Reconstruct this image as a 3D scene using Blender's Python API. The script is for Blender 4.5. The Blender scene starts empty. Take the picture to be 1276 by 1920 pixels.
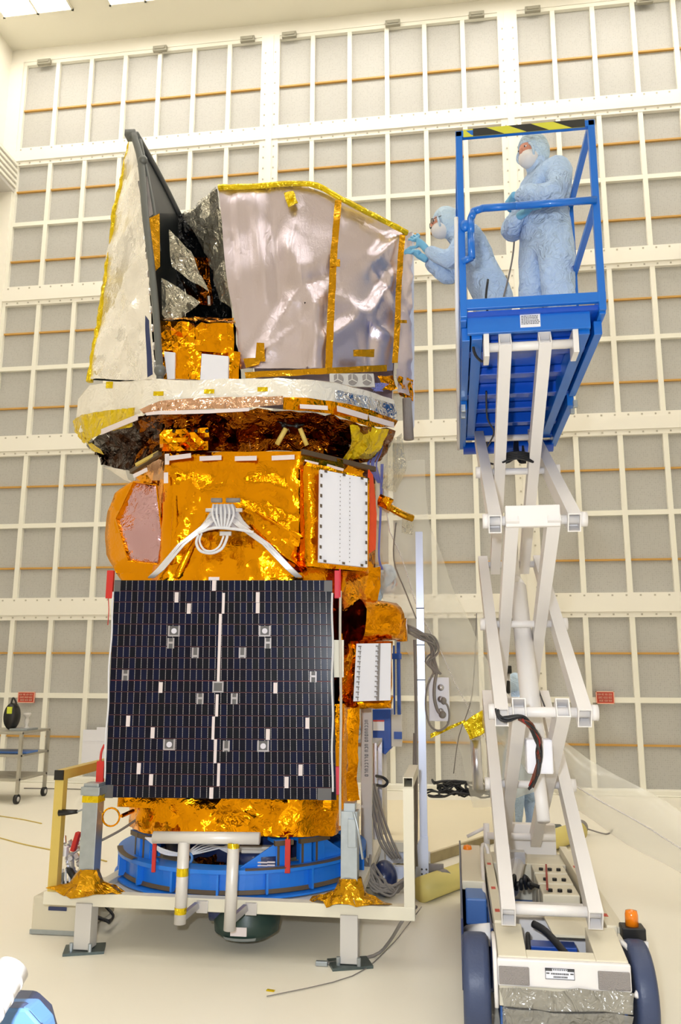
import bpy, bmesh, math, random
from mathutils import Vector, Matrix, noise
R = math.radians
V = Vector
random.seed(7)
scn = bpy.context.scene
COL = scn.collection

# ------------------------------------------------------------------ camera, world, light, exposure
F_PX = 1511.63; YAW, PITCH, ROLL = -0.139, 0.196, 0.00377; CAMH = 1.68
CAM = V((0, 0, CAMH))
cyw, syw, cp_, sp_ = math.cos(YAW), math.sin(YAW), math.cos(PITCH), math.sin(PITCH)
FW = V((syw*cp_, cyw*cp_, sp_)); r0 = V((cyw, -syw, 0)); u0 = r0.cross(FW)
RT = r0*math.cos(ROLL) + u0*math.sin(ROLL); UP = -r0*math.sin(ROLL) + u0*math.cos(ROLL)
cam = bpy.data.cameras.new('camera'); camo = bpy.data.objects.new('camera', cam); COL.objects.link(camo)
m3 = Matrix((RT, UP, -FW)).transposed(); camo.matrix_world = Matrix.Translation(CAM) @ m3.to_4x4()
cam.sensor_fit = 'VERTICAL'; cam.sensor_height = 24.0; cam.lens = 24.0*F_PX/1920; cam.clip_end = 100
scn.camera = camo
scn.view_settings.view_transform = 'Standard'; scn.view_settings.look = 'None'
scn.view_settings.exposure = 0.0; scn.view_settings.gamma = 1.0; scn.view_settings.use_curve_mapping = False
w = bpy.data.worlds.new('world'); scn.world = w; w.use_nodes = True
w.node_tree.nodes['Background'].inputs[0].default_value = (1, .97, .93, 1)
w.node_tree.nodes['Background'].inputs[1].default_value = 0.35
EMIT = 10.5            # ceiling fixtures
FLASH = 520.0           # the photographer's flash
fl = bpy.data.lights.new('camera_flash', 'SPOT'); fl.shadow_soft_size = .05; fl.spot_size = R(125); fl.spot_blend = .6; fl.energy = FLASH; fl.color = (.86, .92, 1)
flo = bpy.data.objects.new('camera_flash', fl); COL.objects.link(flo)
flo.location = (-.16, -.03, 1.9); flo.rotation_euler = (R(90+4), 0, R(8))

def ray(x, y): return FW + RT*((x-638)/F_PX) - UP*((y-960)/F_PX)
def WY(x, y, Y): d = ray(x, y); return CAM + d*(Y/d.y)
def WZ(x, y, z): d = ray(x, y); return CAM + d*((z-CAMH)/d.z)
def WX(x, y, X): d = ray(x, y); return CAM + d*(X/d.x)
SAT = .089; SO = V((-1.53, 6.02, 0)); SX = V((math.cos(SAT), math.sin(SAT), 0)); SN = V((-math.sin(SAT), math.cos(SAT), 0)); ZZ = V((0, 0, 1))
def SP(x, y, d):
    q = ray(x, y); o = SO + SN*d
    return CAM + q*((o-CAM).dot(SN)/q.dot(SN))
def PX(p):
    q = p-CAM; z = q.dot(FW); return 638+F_PX*q.dot(RT)/z, 960-F_PX*q.dot(UP)/z
def SL(x, d, z): return SO + SX*x + SN*d + ZZ*z
def lx(x, y, d): return (SP(x, y, d)-SO).dot(SX)

# ------------------------------------------------------------------ materials
def lin(c):
    return tuple(((v/255)/12.92 if v/255 <= .04045 else ((v/255+.055)/1.055)**2.4) for v in c) + (1,)
def pbr(name, col, rough=.5, metal=0., bump=0., bscale=60., var=0., vscale=3., spec=None, coat=0):
    m = bpy.data.materials.new(name); m.use_nodes = True; nt = m.node_tree; b = nt.nodes['Principled BSDF']
    b.inputs['Base Color'].default_value = lin(col); b.inputs['Roughness'].default_value = rough; b.inputs['Metallic'].default_value = metal
    if spec is not None: b.inputs['Specular IOR Level'].default_value = spec
    if coat: b.inputs['Coat Weight'].default_value = coat; b.inputs['Coat Roughness'].default_value = .08
    tc = nt.nodes.new('ShaderNodeTexCoord')
    if var:
        n = nt.nodes.new('ShaderNodeTexNoise'); n.inputs['Scale'].default_value = vscale; n.inputs['Detail'].default_value = 4
        mx = nt.nodes.new('ShaderNodeMix'); mx.data_type = 'RGBA'; c = lin(col)
        mx.inputs['A'].default_value = tuple(v*(1-var) for v in c[:3])+(1,); mx.inputs['B'].default_value = tuple(min(1, v*(1+var)) for v in c[:3])+(1,)
        nt.links.new(tc.outputs['Object'], n.inputs['Vector']); nt.links.new(n.outputs['Fac'], mx.inputs['Factor']); nt.links.new(mx.outputs['Result'], b.inputs['Base Color'])
    if bump:
        n = nt.nodes.new('ShaderNodeTexNoise'); n.inputs['Scale'].default_value = bscale; n.inputs['Detail'].default_value = 3
        bp = nt.nodes.new('ShaderNodeBump'); bp.inputs['Strength'].default_value = bump; bp.inputs['Distance'].default_value = .02
        nt.links.new(tc.outputs['Object'], n.inputs['Vector']); nt.links.new(n.outputs['Fac'], bp.inputs['Height']); nt.links.new(bp.outputs['Normal'], b.inputs['Normal'])
    return m
def foil(name, col, rough=.2, metal=1., k1=.45, k2=.25, s1=6., s2=22., dist=.25, bump=.15, coat=0., spec=None, stretch=(1, 1, 1)):
    """crinkled film: each facet between creases leans its own way"""
    m = pbr(name, col, rough, metal, coat=coat, spec=spec); nt = m.node_tree; b = nt.nodes['Principled BSDF']; L = nt.links.new
    N = nt.nodes.new
    tc = N('ShaderNodeTexCoord'); mp = N('ShaderNodeMapping'); mp.inputs['Scale'].default_value = stretch; L(tc.outputs['Object'], mp.inputs[0])
    nz = N('ShaderNodeTexNoise'); nz.inputs['Scale'].default_value = 3.5; nz.inputs['Detail'].default_value = 3; L(mp.outputs[0], nz.inputs['Vector'])
    s = N('ShaderNodeVectorMath'); s.operation = 'SUBTRACT'; L(nz.outputs['Color'], s.inputs[0]); s.inputs[1].default_value = (.5, .5, .5)
    sc = N('ShaderNodeVectorMath'); sc.operation = 'SCALE'; L(s.outputs[0], sc.inputs[0]); sc.inputs['Scale'].default_value = dist*2
    ad = N('ShaderNodeVectorMath'); L(mp.outputs[0], ad.inputs[0]); L(sc.outputs[0], ad.inputs[1])
    geo = N('ShaderNodeNewGeometry'); cur = geo.outputs['Normal']
    for S_, K in ((s1, k1), (s2, k2)):
        vo = N('ShaderNodeTexVoronoi'); vo.inputs['Scale'].default_value = S_; L(ad.outputs[0], vo.inputs['Vector'])
        a = N('ShaderNodeVectorMath'); a.operation = 'SUBTRACT'; L(vo.outputs['Color'], a.inputs[0]); a.inputs[1].default_value = (.5, .5, .5)
        c = N('ShaderNodeVectorMath'); c.operation = 'SCALE'; L(a.outputs[0], c.inputs[0]); c.inputs['Scale'].default_value = K
        d = N('ShaderNodeVectorMath'); L(cur, d.inputs[0]); L(c.outputs[0], d.inputs[1]); cur = d.outputs[0]
    nn = N('ShaderNodeVectorMath'); nn.operation = 'NORMALIZE'; L(cur, nn.inputs[0])
    n2 = N('ShaderNodeTexNoise'); n2.inputs['Scale'].default_value = 14; n2.inputs['Detail'].default_value = 2; n2.inputs['Distortion'].default_value = 1.2; L(ad.outputs[0], n2.inputs['Vector'])
    bp = N('ShaderNodeBump'); bp.inputs['Strength'].default_value = bump; bp.inputs['Distance'].default_value = .06
    L(n2.outputs['Fac'], bp.inputs['Height']); L(nn.outputs[0], bp.inputs['Normal']); L(bp.outputs['Normal'], b.inputs['Normal'])
    return m
def emis(name, col, s):
    m = bpy.data.materials.new(name); m.use_nodes = True; b = m.node_tree.nodes['Principled BSDF']
    b.inputs['Base Color'].default_value = (.8, .8, .8, 1); b.inputs['Emission Color'].default_value = lin(col); b.inputs['Emission Strength'].default_value = s
    return m
def clear(name, col, alpha, rough=.08, bump=.6, bs=9.):
    m = pbr(name, col, rough, 0, bump=bump, bscale=bs); b = m.node_tree.nodes['Principled BSDF']; b.inputs['Alpha'].default_value = alpha
    return m
M = {}
M['floor'] = pbr('floor_vinyl', (242, 236, 220), .42, var=.02, vscale=1.2)
M['ceiling'] = pbr('ceiling_paint', (233, 229, 212), .8)
M['wallpaint'] = pbr('wall_paint', (244, 239, 226), .7)
M['mullion'] = pbr('mullion_enamel', (242, 239, 225), .45)
M['beam'] = pbr('beam_enamel', (243, 239, 227), .45)
M['dot'] = pbr('screw_head', (186, 180, 164), .5, .1)
M['orange'] = pbr('orange_strip', (202, 154, 74), .5)
M['clamp'] = pbr('grey_clamp', (160, 156, 140), .5, .2)
M['gold'] = foil('gold_foil', (238, 156, 10), .12, 1., .42, .06, 1.8, 7, dist=.5, bump=.08)
M['gold2'] = foil('gold_foil_wrinkled', (238, 156, 10), .12, 1., .6, .14, 2.6, 9, dist=.45, bump=.12)
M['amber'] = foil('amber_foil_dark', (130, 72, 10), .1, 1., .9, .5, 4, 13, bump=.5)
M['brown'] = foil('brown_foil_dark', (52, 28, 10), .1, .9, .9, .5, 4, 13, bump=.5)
M['tape'] = foil('amber_tape', (198, 142, 6), .2, .75, .25, .2, 12, 40, bump=.2)
M['yellow'] = foil('yellow_foil', (226, 196, 10), .22, .55, .35, .25, 10, 34, bump=.3)
M['satin'] = foil('satin_silver_foil', (210, 200, 212), .3, 1., .07, .0, 1.6, 9, dist=.8, bump=.06, stretch=(1.3, 1.3, .6))
M['silver'] = foil('crinkled_silver_foil', (248, 245, 240), .2, .7, .5, .14, 2.0, 7, dist=.5, bump=.16)
M['chrome'] = foil('shiny_silver_foil', (220, 222, 226), .12, 1., .8, .4, 7, 20, bump=.3)
M['white_blanket'] = foil('white_blanket', (242, 237, 226), .32, .25, .3, .15, 6, 18, bump=.3)
M['mirror'] = foil('mirror_film', (206, 168, 180), .05, 1., .8, .1, 3.2, 12, dist=.5, bump=.2)
M['pink'] = foil('pink_tinted_film', (214, 170, 140), .15, .85, .5, .3, 12, 34, bump=.4)
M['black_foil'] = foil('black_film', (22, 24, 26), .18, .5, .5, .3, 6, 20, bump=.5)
M['black_panel'] = pbr('black_panel', (30, 34, 34), .4)
M['grey_frame'] = pbr('grey_frame', (105, 108, 106), .4, .3)
M['clearfilm'] = foil('clear_crinkled_film', (206, 200, 180), .12, .6, .9, .4, 6, 18, bump=.4); M['clearfilm'].node_tree.nodes['Principled BSDF'].inputs['Alpha'].default_value = .6
M['sheet'] = clear('clear_plastic_sheet', (240, 238, 226), .38, .12, .5, 4)
M['sheet2'] = foil('plastic_wrap', (150, 147, 138), .16, .1, .6, .3, 6, 18, bump=.5); M['sheet2'].node_tree.nodes['Principled BSDF'].inputs['Alpha'].default_value = .75
M['white'] = pbr('white_coating', (232, 232, 240), .5)
M['whitetape'] = pbr('white_tape', (226, 214, 214), .6)
M['cellA'] = pbr('solar_cell_navy', (8, 11, 30), .2, 0, spec=.2)
M['cellB'] = pbr('solar_cell_blue', (9, 17, 46), .2, 0, spec=.2)
M['cellC'] = pbr('solar_cell_dark', (8, 13, 26), .22, 0, spec=.2)
M['gapv'] = pbr('interconnect_silver', (176, 170, 172), .45, .3)
M['gaph'] = pbr('interconnect_red', (104, 20, 18), .5)
M['pad'] = pbr('grey_pad', (92, 90, 90), .5)
M['subst'] = pbr('panel_substrate', (12, 10, 14), .5)
M['alu'] = pbr('aluminium', (205, 205, 212), .3, .85, bump=.05)
M['alubracket'] = pbr('bare_bracket', (150, 146, 148), .35, .7)
M['steel'] = pbr('galvanised_steel', (170, 178, 184), .35, .7, var=.15, vscale=20)
M['steeldark'] = pbr('dark_steel_plate', (92, 104, 104), .4, .6, var=.3, vscale=25)
M['cream'] = pbr('cream_frame_paint', (226, 220, 200), .45)
M['whitepipe'] = pbr('white_pipe', (218, 214, 210), .4, .2)
M['extr'] = pbr('anodised_extrusion', (206, 214, 236), .35, .35)
M['ringblue'] = pbr('ring_blue_paint', (28, 124, 228), .4, coat=.2)
M['ringtop'] = pbr('ring_blue_light', (72, 124, 190), .4)
M['greytape'] = pbr('brown_edge_tape', (92, 76, 56), .5)
M['liftblue'] = pbr('lift_blue_paint', (0, 104, 200), .38, coat=.3)
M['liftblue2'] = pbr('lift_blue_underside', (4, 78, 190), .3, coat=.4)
M['liftwhite'] = pbr('lift_white_paint', (228, 224, 222), .4)
M['liftcream'] = pbr('lift_cream_paint', (222, 214, 192), .45)
M['suit'] = foil('blue_coverall', (184, 208, 240), .8, 0., .5, .3, 6, 17, dist=.4, bump=.5, spec=.2)
M['hood'] = foil('pale_blue_hood', (194, 216, 236), .8, 0., .4, .3, 9, 24, dist=.3, bump=.5, spec=.2)
M['glove'] = pbr('blue_glove', (112, 178, 216), .5, bump=.15)
M['skin'] = pbr('skin', (205, 140, 115), .5)
M['mask'] = pbr('white_mask', (226, 222, 220), .7)
M['black'] = pbr('black_plastic', (18, 18, 20), .4)
M['blackcable'] = pbr('black_cable', (24, 26, 32), .45)
M['greycable'] = pbr('grey_cable', (130, 124, 118), .5)
M['whitecable'] = pbr('white_cable', (220, 220, 224), .4)
M['bluecable'] = pbr('violet_blue_cable', (110, 118, 190), .45)
M['brownwire'] = pbr('brown_wire', (96, 50, 34), .5)
M['redwire'] = pbr('red_wire', (150, 40, 30), .5)
M['tyre'] = pbr('tyre_cover', (54, 66, 98), .45, bump=.1)
M['navy'] = pbr('navy_film', (30, 46, 92), .3, coat=.3)
M['steelblue'] = pbr('steel_blue_box', (70, 112, 180), .4)
M['red'] = pbr('red_tag', (196, 38, 28), .5)
M['redsign'] = pbr('red_sign', (198, 66, 44), .45)
M['signtext'] = pbr('sign_text', (244, 190, 165), .5)
M['redorange'] = pbr('orange_red_cover', (236, 78, 28), .55, bump=.1)
M['pinkred'] = pbr('pink_red_flag', (214, 40, 62), .5)
M['amberlamp'] = pbr('amber_lens', (240, 130, 10), .2, coat=.5)
M['yellowstripe'] = pbr('hazard_yellow', (206, 204, 60), .5)
M['hazblack'] = pbr('hazard_black', (34, 36, 34), .5)
M['yellowroll'] = pbr('yellow_film_roll', (220, 204, 120), .5)
M['rope'] = pbr('white_rope', (204, 196, 184), .7)
M['board'] = pbr('cream_board', (240, 228, 198), .5, var=.02)
M['boardedge'] = pbr('worn_board_edge', (150, 136, 100), .7, var=.3, vscale=10)
M['chairblue'] = pbr('blue_shell', (96, 138, 196), .3)
M['chairdark'] = pbr('slate_shell', (70, 84, 120), .35)
M['green'] = pbr('green_drive', (40, 62, 56), .4)
M['lightpanel'] = emis('light_diffuser', (255, 250, 242), EMIT)
M['yellowlabel'] = pbr('yellow_label', (210, 220, 60), .5)
M['ochre'] = pbr('ochre_tape', (206, 180, 92), .4)
M['palepaint'] = pbr('pale_grey_paint', (206, 202, 196), .5)
M['bench'] = pbr('stainless', (176, 172, 160), .35, .5)
M['silverwire'] = pbr('silvery_cable', (224, 224, 230), .25, .55)
M['bench2'] = pbr('case_paint', (214, 206, 184), .4)
M['grille'] = pbr('grille_grey', (150, 144, 142), .5, .3, bump=.5, bscale=200)
M['blueglass'] = pbr('blue_gear', (22, 74, 168), .35, coat=.3)
M['text'] = pbr('black_print', (70, 70, 72), .6)
# the perforated filter faces get a fine dot pattern
mt = pbr('filter_panel', (205, 203, 196), .6); nt = mt.node_tree
tc = nt.nodes.new('ShaderNodeTexCoord'); vo = nt.nodes.new('ShaderNodeTexVoronoi'); vo.inputs['Scale'].default_value = 34; vo.inputs['Randomness'].default_value = .25
mr = nt.nodes.new('ShaderNodeMapRange'); mr.inputs['From Min'].default_value = .15; mr.inputs['From Max'].default_value = .5
mx = nt.nodes.new('ShaderNodeMix'); mx.data_type = 'RGBA'; mx.inputs['A'].default_value = lin((162, 160, 154)); mx.inputs['B'].default_value = lin((188, 186, 180))
nt.links.new(tc.outputs['Object'], vo.inputs['Vector']); nt.links.new(vo.outputs['Distance'], mr.inputs['Value']); nt.links.new(mr.outputs[0], mx.inputs['Factor']); nt.links.new(mx.outputs['Result'], nt.nodes['Principled BSDF'].inputs['Base Color'])
M['filter'] = mt

# ------------------------------------------------------------------ mesh helpers
class MB:
    def __init__(s): s.v = []; s.f = []; s.m = []
    def add(s, vs, fs, mi=0):
        o = len(s.v); s.v += [V(p) for p in vs]; s.f += [tuple(i+o for i in f) for f in fs]; s.m += [mi]*len(fs); return s
    def box(s, c, size, ax=None, mi=0):
        c = V(c); X, Y, Z = ax or (V((1, 0, 0)), V((0, 1, 0)), V((0, 0, 1))); a, b, d = size[0]/2, size[1]/2, size[2]/2
        vs = [c+X*a*i+Y*b*j+Z*d*k for k in (-1, 1) for j in (-1, 1) for i in (-1, 1)]
        return s.add(vs, [(0, 2, 3, 1), (4, 5, 7, 6), (0, 1, 5, 4), (2, 6, 7, 3), (0, 4, 6, 2), (1, 3, 7, 5)], mi)
    def bb(s, lo, hi, mi=0):
        lo, hi = V(lo), V(hi); return s.box((lo+hi)/2, hi-lo, None, mi)
    def beam(s, p0, p1, w, h, up=(0, 0, 1), mi=0):
        p0, p1 = V(p0), V(p1); Y = (p1-p0); L = Y.length; Y.normalize(); u = V(up)
        if abs(Y.dot(u)) > .98: u = V((0, 1, 0))
        X = Y.cross(u).normalized(); Z = X.cross(Y).normalized()
        return s.box((p0+p1)/2, (w, L, h), (X, Y, Z), mi)
    def hollow(s, p0, p1, w, h, t, up=(0, 0, 1), mi=0):
        """open-ended rectangular tube"""
        p0, p1 = V(p0), V(p1); Y = (p1-p0).normalized(); X = Y.cross(V(up)).normalized(); Z = X.cross(Y).normalized()
        for sx in (-1, 1): s.beam(p0+X*sx*(w-t)/2, p1+X*sx*(w-t)/2, t, h, up, mi)
        for sz in (-1, 1): s.beam(p0+Z*sz*(h-t)/2, p1+Z*sz*(h-t)/2, w-2*t, t, up, mi)
        return s
    def cyl(s, p0, p1, r, r2=None, n=16, mi=0, caps=True):
        p0, p1 = V(p0), V(p1); r2 = r if r2 is None else r2; Y = (p1-p0).normalized()
        u = V((0, 0, 1)) if abs(Y.z) < .9 else V((1, 0, 0)); X = Y.cross(u).normalized(); Z = X.cross(Y)
        vs = [p+(X*math.cos(2*math.pi*i/n)+Z*math.sin(2*math.pi*i/n))*q for p, q in ((p0, r), (p1, r2)) for i in range(n)]
        fs = [(i, (i+1) % n, n+(i+1) % n, n+i) for i in range(n)]
        if caps: fs += [tuple(range(n))[::-1], tuple(range(n, 2*n))]
        return s.add(vs, fs, mi)
    def tube(s, pts, r, n=8, mi=0, smooth=4, closed=False):
        P = [V(p) for p in pts]
        if smooth > 1 and len(P) > 2:
            Q = []; K = len(P); rng = range(K if closed else K-1)
            for i in rng:
                a = P[(i-1) % K] if (closed or i > 0) else P[0]; b = P[i]; c = P[(i+1) % K]; d = P[(i+2) % K] if (closed or i+2 < K) else P[-1]
                for j in range(smooth):
                    t = j/smooth; Q.append(.5*((2*b)+(c-a)*t+(2*a-5*b+4*c-d)*t*t+(3*b-a-3*c+d)*t**3))
            if not closed: Q.append(P[-1])
            P = Q
        K = len(P); vs = []; prev = None
        for i, p in enumerate(P):
            t = (P[(i+1) % K]-P[i-1]) if closed else (P[min(i+1, K-1)]-P[max(i-1, 0)])
            if t.length < 1e-9: t = V((0, 0, 1))
            t.normalize()
            if prev is None: u = V((0, 0, 1)) if abs(t.z) < .9 else V((1, 0, 0)); X = t.cross(u).normalized()
            else: X = (prev - t*prev.dot(t)); X = X.normalized() if X.length > 1e-6 else t.orthogonal().normalized()
            prev = X; Z = t.cross(X)
            vs += [p+(X*math.cos(2*math.pi*k/n)+Z*math.sin(2*math.pi*k/n))*r for k in range(n)]
        fs = []
        for i in range(K if closed else K-1):
            j = (i+1) % K
            fs += [(i*n+k, i*n+(k+1) % n, j*n+(k+1) % n, j*n+k) for k in range(n)]
        if not closed: fs += [tuple(range(n))[::-1], tuple(range((K-1)*n, K*n))]
        return s.add(vs, fs, mi)
    def prism(s, poly, vec, mi=0):
        P = [V(p) for p in poly]; n = len(P); vec = V(vec)
        fs = [tuple(range(n))[::-1], tuple(range(n, 2*n))]+[(i, (i+1) % n, n+(i+1) % n, n+i) for i in range(n)]
        return s.add(P+[p+vec for p in P], fs, mi)
    def lathe(s, prof, c, n=32, ax=None, mi=0, a0=0, a1=2*math.pi):
        """prof: (radius, height) pairs around axis Z through c"""
        c = V(c); X, Y, Z = ax or (V((1, 0, 0)), V((0, 1, 0)), V((0, 0, 1))); full = abs(a1-a0-2*math.pi) < 1e-6; N = n if full else n+1; vs = []
        for i in range(N):
            a = a0+(a1-a0)*i/n
            vs += [c+X*(q*math.cos(a))+Y*(q*math.sin(a))+Z*h for q, h in prof]
        k = len(prof); fs = []
        for i in range(n):
            j = (i+1) % N
            fs += [(i*k+t, j*k+t, j*k+t+1, i*k+t+1) for t in range(k-1)]
        return s.add(vs, fs, mi)
    def ball(s, c, rad, ax=None, n=14, mi=0):
        prof = [(math.sin(math.pi*i/n), -math.cos(math.pi*i/n)) for i in range(n+1)]
        X, Y, Z = ax or (V((1, 0, 0)), V((0, 1, 0)), V((0, 0, 1)))
        if not hasattr(rad, '__len__'): rad = (rad,)*3
        return s.lathe([(max(a, 1e-4), b) for a, b in prof], c, n+4, (X*rad[0], Y*rad[1], Z*rad[2]), mi)
    def grid(s, quads, n=8, amp=.0, freq=3., jit=.0, mi=0, seed=0, ridge=0):
        """crumpled sheet over quads (a,b,c,d); neighbours share displaced edges"""
        cache = {}
        def vert(p, nr):
            k = (round(p.x, 4), round(p.y, 4), round(p.z, 4))
            if k in cache: return cache[k]
            q = p.copy()
            o = V((seed*7.3, 1.7, 3.1))
            if amp:
                q += noise.noise_vector(p*freq+o)*amp
            if ridge:
                h = 1-abs(noise.noise(p*freq*1.3+o))*2.2; h2 = 1-abs(noise.noise(p*freq*2.9+o))*2.2
                q += nr*(h*ridge+h2*ridge*.4)
            if jit:
                rr = random.Random(hash(k)); q += V((rr.uniform(-1, 1), rr.uniform(-1, 1), rr.uniform(-1, 1)))*jit
            cache[k] = len(s.v); s.v.append(q); return cache[k]
        for a, b, c, d in quads:
            a, b, c, d = V(a), V(b), V(c), V(d); nr = (b-a).cross(d-a)
            nr = nr.normalized() if nr.length > 1e-9 else V((0, -1, 0))
            if nr.y > 0: nr = -nr
            nu = max(1, round(n*max((b-a).length, (c-d).length))); nv = max(1, round(n*max((d-a).length, (c-b).length)))
            ids = [[vert((a*(1-u/nu)+b*(u/nu))*(1-v/nv)+(d*(1-u/nu)+c*(u/nu))*(v/nv), nr) for u in range(nu+1)] for v in range(nv+1)]
            for v in range(nv):
                for u in range(nu):
                    q = [ids[v][u], ids[v][u+1], ids[v+1][u+1], ids[v+1][u]]
                    if (u+v) % 2: fs = [(q[0], q[1], q[2]), (q[0], q[2], q[3])]
                    else: fs = [(q[0], q[1], q[3]), (q[1], q[2], q[3])]
                    s.f += fs; s.m += [mi]*2
        return s
    def build(s, name, mat, parent=None, smooth=False, bevel=0, solid=0):
        me = bpy.data.meshes.new(name); o = bpy.data.objects.new(name, me); COL.objects.link(o)
        off = V((0, 0, 0))
        if parent is not None:
            off = WLOC[parent.name]; o.parent = parent
        else:
            xs = [p.x for p in s.v]; ys = [p.y for p in s.v]; zs = [p.z for p in s.v]
            off = V(((min(xs)+max(xs))/2, (min(ys)+max(ys))/2, min(zs))); o.location = off
        WLOC[o.name] = off
        me.from_pydata([p-off for p in s.v], [], s.f)
        for mm in (mat if isinstance(mat, (list, tuple)) else [mat]): me.materials.append(M[mm])
        me.polygons.foreach_set('material_index', s.m)
        if smooth: me.polygons.foreach_set('use_smooth', [True]*len(me.polygons))
        me.update()
        bm = bmesh.new(); bm.from_mesh(me); bmesh.ops.recalc_face_normals(bm, faces=bm.faces); bm.to_mesh(me); bm.free()
        if solid:
            md = o.modifiers.new('thickness', 'SOLIDIFY'); md.thickness = solid
        if bevel:
            md = o.modifiers.new('edge', 'BEVEL'); md.width = bevel; md.segments = 2; md.limit_method = 'ANGLE'
        return o
WLOC = {}
def islands(mb):
    par = list(range(len(mb.v)))
    def find(i):
        while par[i] != i: par[i] = par[par[i]]; i = par[i]
        return i
    for f in mb.f:
        a = find(f[0])
        for j in f[1:]: par[find(j)] = a
    g = {}
    for k, f in enumerate(mb.f): g.setdefault(find(f[0]), []).append(k)
    out = []
    for ks in g.values():
        m = MB(); mp = {}
        for k in ks:
            ff = []
            for i in mb.f[k]:
                if i not in mp: mp[i] = len(m.v); m.v.append(mb.v[i])
                ff.append(mp[i])
            m.f.append(tuple(ff)); m.m.append(mb.m[k])
        out.append(m)
    return out
def pieces(mb, name, mat, parent, label=None, **k):
    for m in islands(mb):
        o = m.build(name, mat, parent, **k)
        if label: o['label'] = label
def thing(name, label, cat, loc, group=None):
    o = bpy.data.objects.new(name, None); COL.objects.link(o); o.location = loc; o.empty_display_size = .1
    WLOC[o.name] = V(loc); o['label'] = label; o['category'] = cat
    if group: o['group'] = group
    return o
def tag(o, label, cat, group=None):
    o['label'] = label; o['category'] = cat
    if group: o['group'] = group
    return o
def struct(o): o['kind'] = 'structure'; return o
def lab(o, t): o['label'] = t; return o
def B(): return MB()

# ------------------------------------------------------------------ room
WYY = 12.329; X0 = -7.744
def colx(c, s=.66, e=.16): return X0+s*(c+e*((c > 7)+(c >= 7))+e*((c > 13)+(c >= 13))+e*((c > 19)+(c >= 19)))
ROWZ = [12.89, 10.937, 9.574, 8.175, 6.817, 5.426, 4.04, 2.664, 1.30, .085]
XL, XR, YB, CZ = -8.02, 9.2, -7.0, 13.2
struct(B().bb((XL-.3, YB-.3, -.2), (XR+.3, WYY+.6, 0)).build('floor', 'floor'))
struct(B().bb((XL-.3, YB-.3, CZ), (XR+.3, WYY+.6, CZ+.2)).build('ceiling', 'ceiling'))
struct(B().bb((XL-.3, YB-.3, 0), (XL, WYY+.3, CZ)).build('wall_left', 'wallpaint'))
struct(B().bb((XR, YB-.3, 0), (XR+.3, WYY+.3, CZ)).build('wall_right', 'wallpaint'))
struct(B().bb((XL, YB-.3, 0), (XR, YB, CZ)).build('wall_front', 'wallpaint'))
struct(B().bb((XL, WYY+.05, 0), (XR, WYY+.3, CZ)).build('wall_back', 'filter'))
b = B().bb((XL, WYY-.12, 0), (XR, WYY+.05, .085)); b.bb((XL, WYY-.14, 0), (XR, WYY-.12, .02)); struct(b.build('baseboard_back', 'mullion', bevel=.01))
struct(B().bb((XL, WYY-.03, 12.93), (XR, WYY+.05, CZ)).build('trim_1', 'beam'))
struct(B().bb((XL, WYY-.05, 0), (X0-.02, WYY+.05, 12.93)).build('trim_2', 'wallpaint'))
ti = 3
XEND = colx(22)
for k, r in enumerate((1, 3, 5, 7)):
    z = ROWZ[r]; b = B()
    b.bb((X0-.02, WYY-.045, z-.10), (XEND, WYY+.05, z+.10)); b.bb((X0-.02, WYY-.02, z-.18), (XEND, WYY+.05, z+.18))
    x = X0+.05
    while x < XEND:
        for s_ in (-1, 1): b.bb((x, WYY-.028, z+s_*.14-.012), (x+.025, WYY-.018, z+s_*.14+.012), mi=1)
        x += .2
    struct(b.build('trim_%d' % ti, ['beam', 'dot'])); ti += 1
for c in (7, 13, 19):
    x = colx(c); b = B()
    b.bb((x-.055, WYY-.05, .08), (x+.055, WYY+.05, 12.93)); b.bb((x-.165, WYY-.03, .08), (x+.165, WYY+.05, 12.93))
    z = .4
    while z < 12.7:
        for s_ in (-1, 1): b.bb((x+s_*.09-.012, WYY-.038, z), (x+s_*.09+.012, WYY-.028, z+.024), mi=1)
        z += .21
    struct(b.build('trim_%d' % ti, ['beam', 'dot'])); ti += 1
# mullion grid, one frame per bay, and the orange mid strips
for (ca, cb) in ((0, 7), (7, 13), (13, 19), (19, 22)):
    b = B(); o_ = B()
    for c in range(ca, cb+1):
        if c in (7, 13, 19): continue
        x = colx(c); b.bb((x-.038, WYY-.015, .08), (x+.038, WYY+.05, 12.93))
    xa, xb = colx(ca), colx(cb)
    for r in (2, 4, 6, 8): b.bb((xa, WYY-.012, ROWZ[r]-.038), (xb, WYY+.05, ROWZ[r]+.038))
    b.bb((xa, WYY-.019, 12.86), (xb, WYY+.05, 12.928))
    for r in range(9):
        zt = (ROWZ[r]+ROWZ[r+1])/2-(.02 if r else 0)
        for c in range(ca, cb):
            g0 = .165 if c in (7, 13, 19) else .038; g1 = .165 if c+1 in (7, 13, 19) else .038
            o_.bb((colx(c)+g0, WYY+.01, zt-.014), (colx(c+1)-g1, WYY+.05, zt+.014))
    struct(b.build('trim_%d' % ti, 'mullion')); ti += 1
    struct(o_.build('trim_%d' % ti, 'orange')); ti += 1
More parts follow.
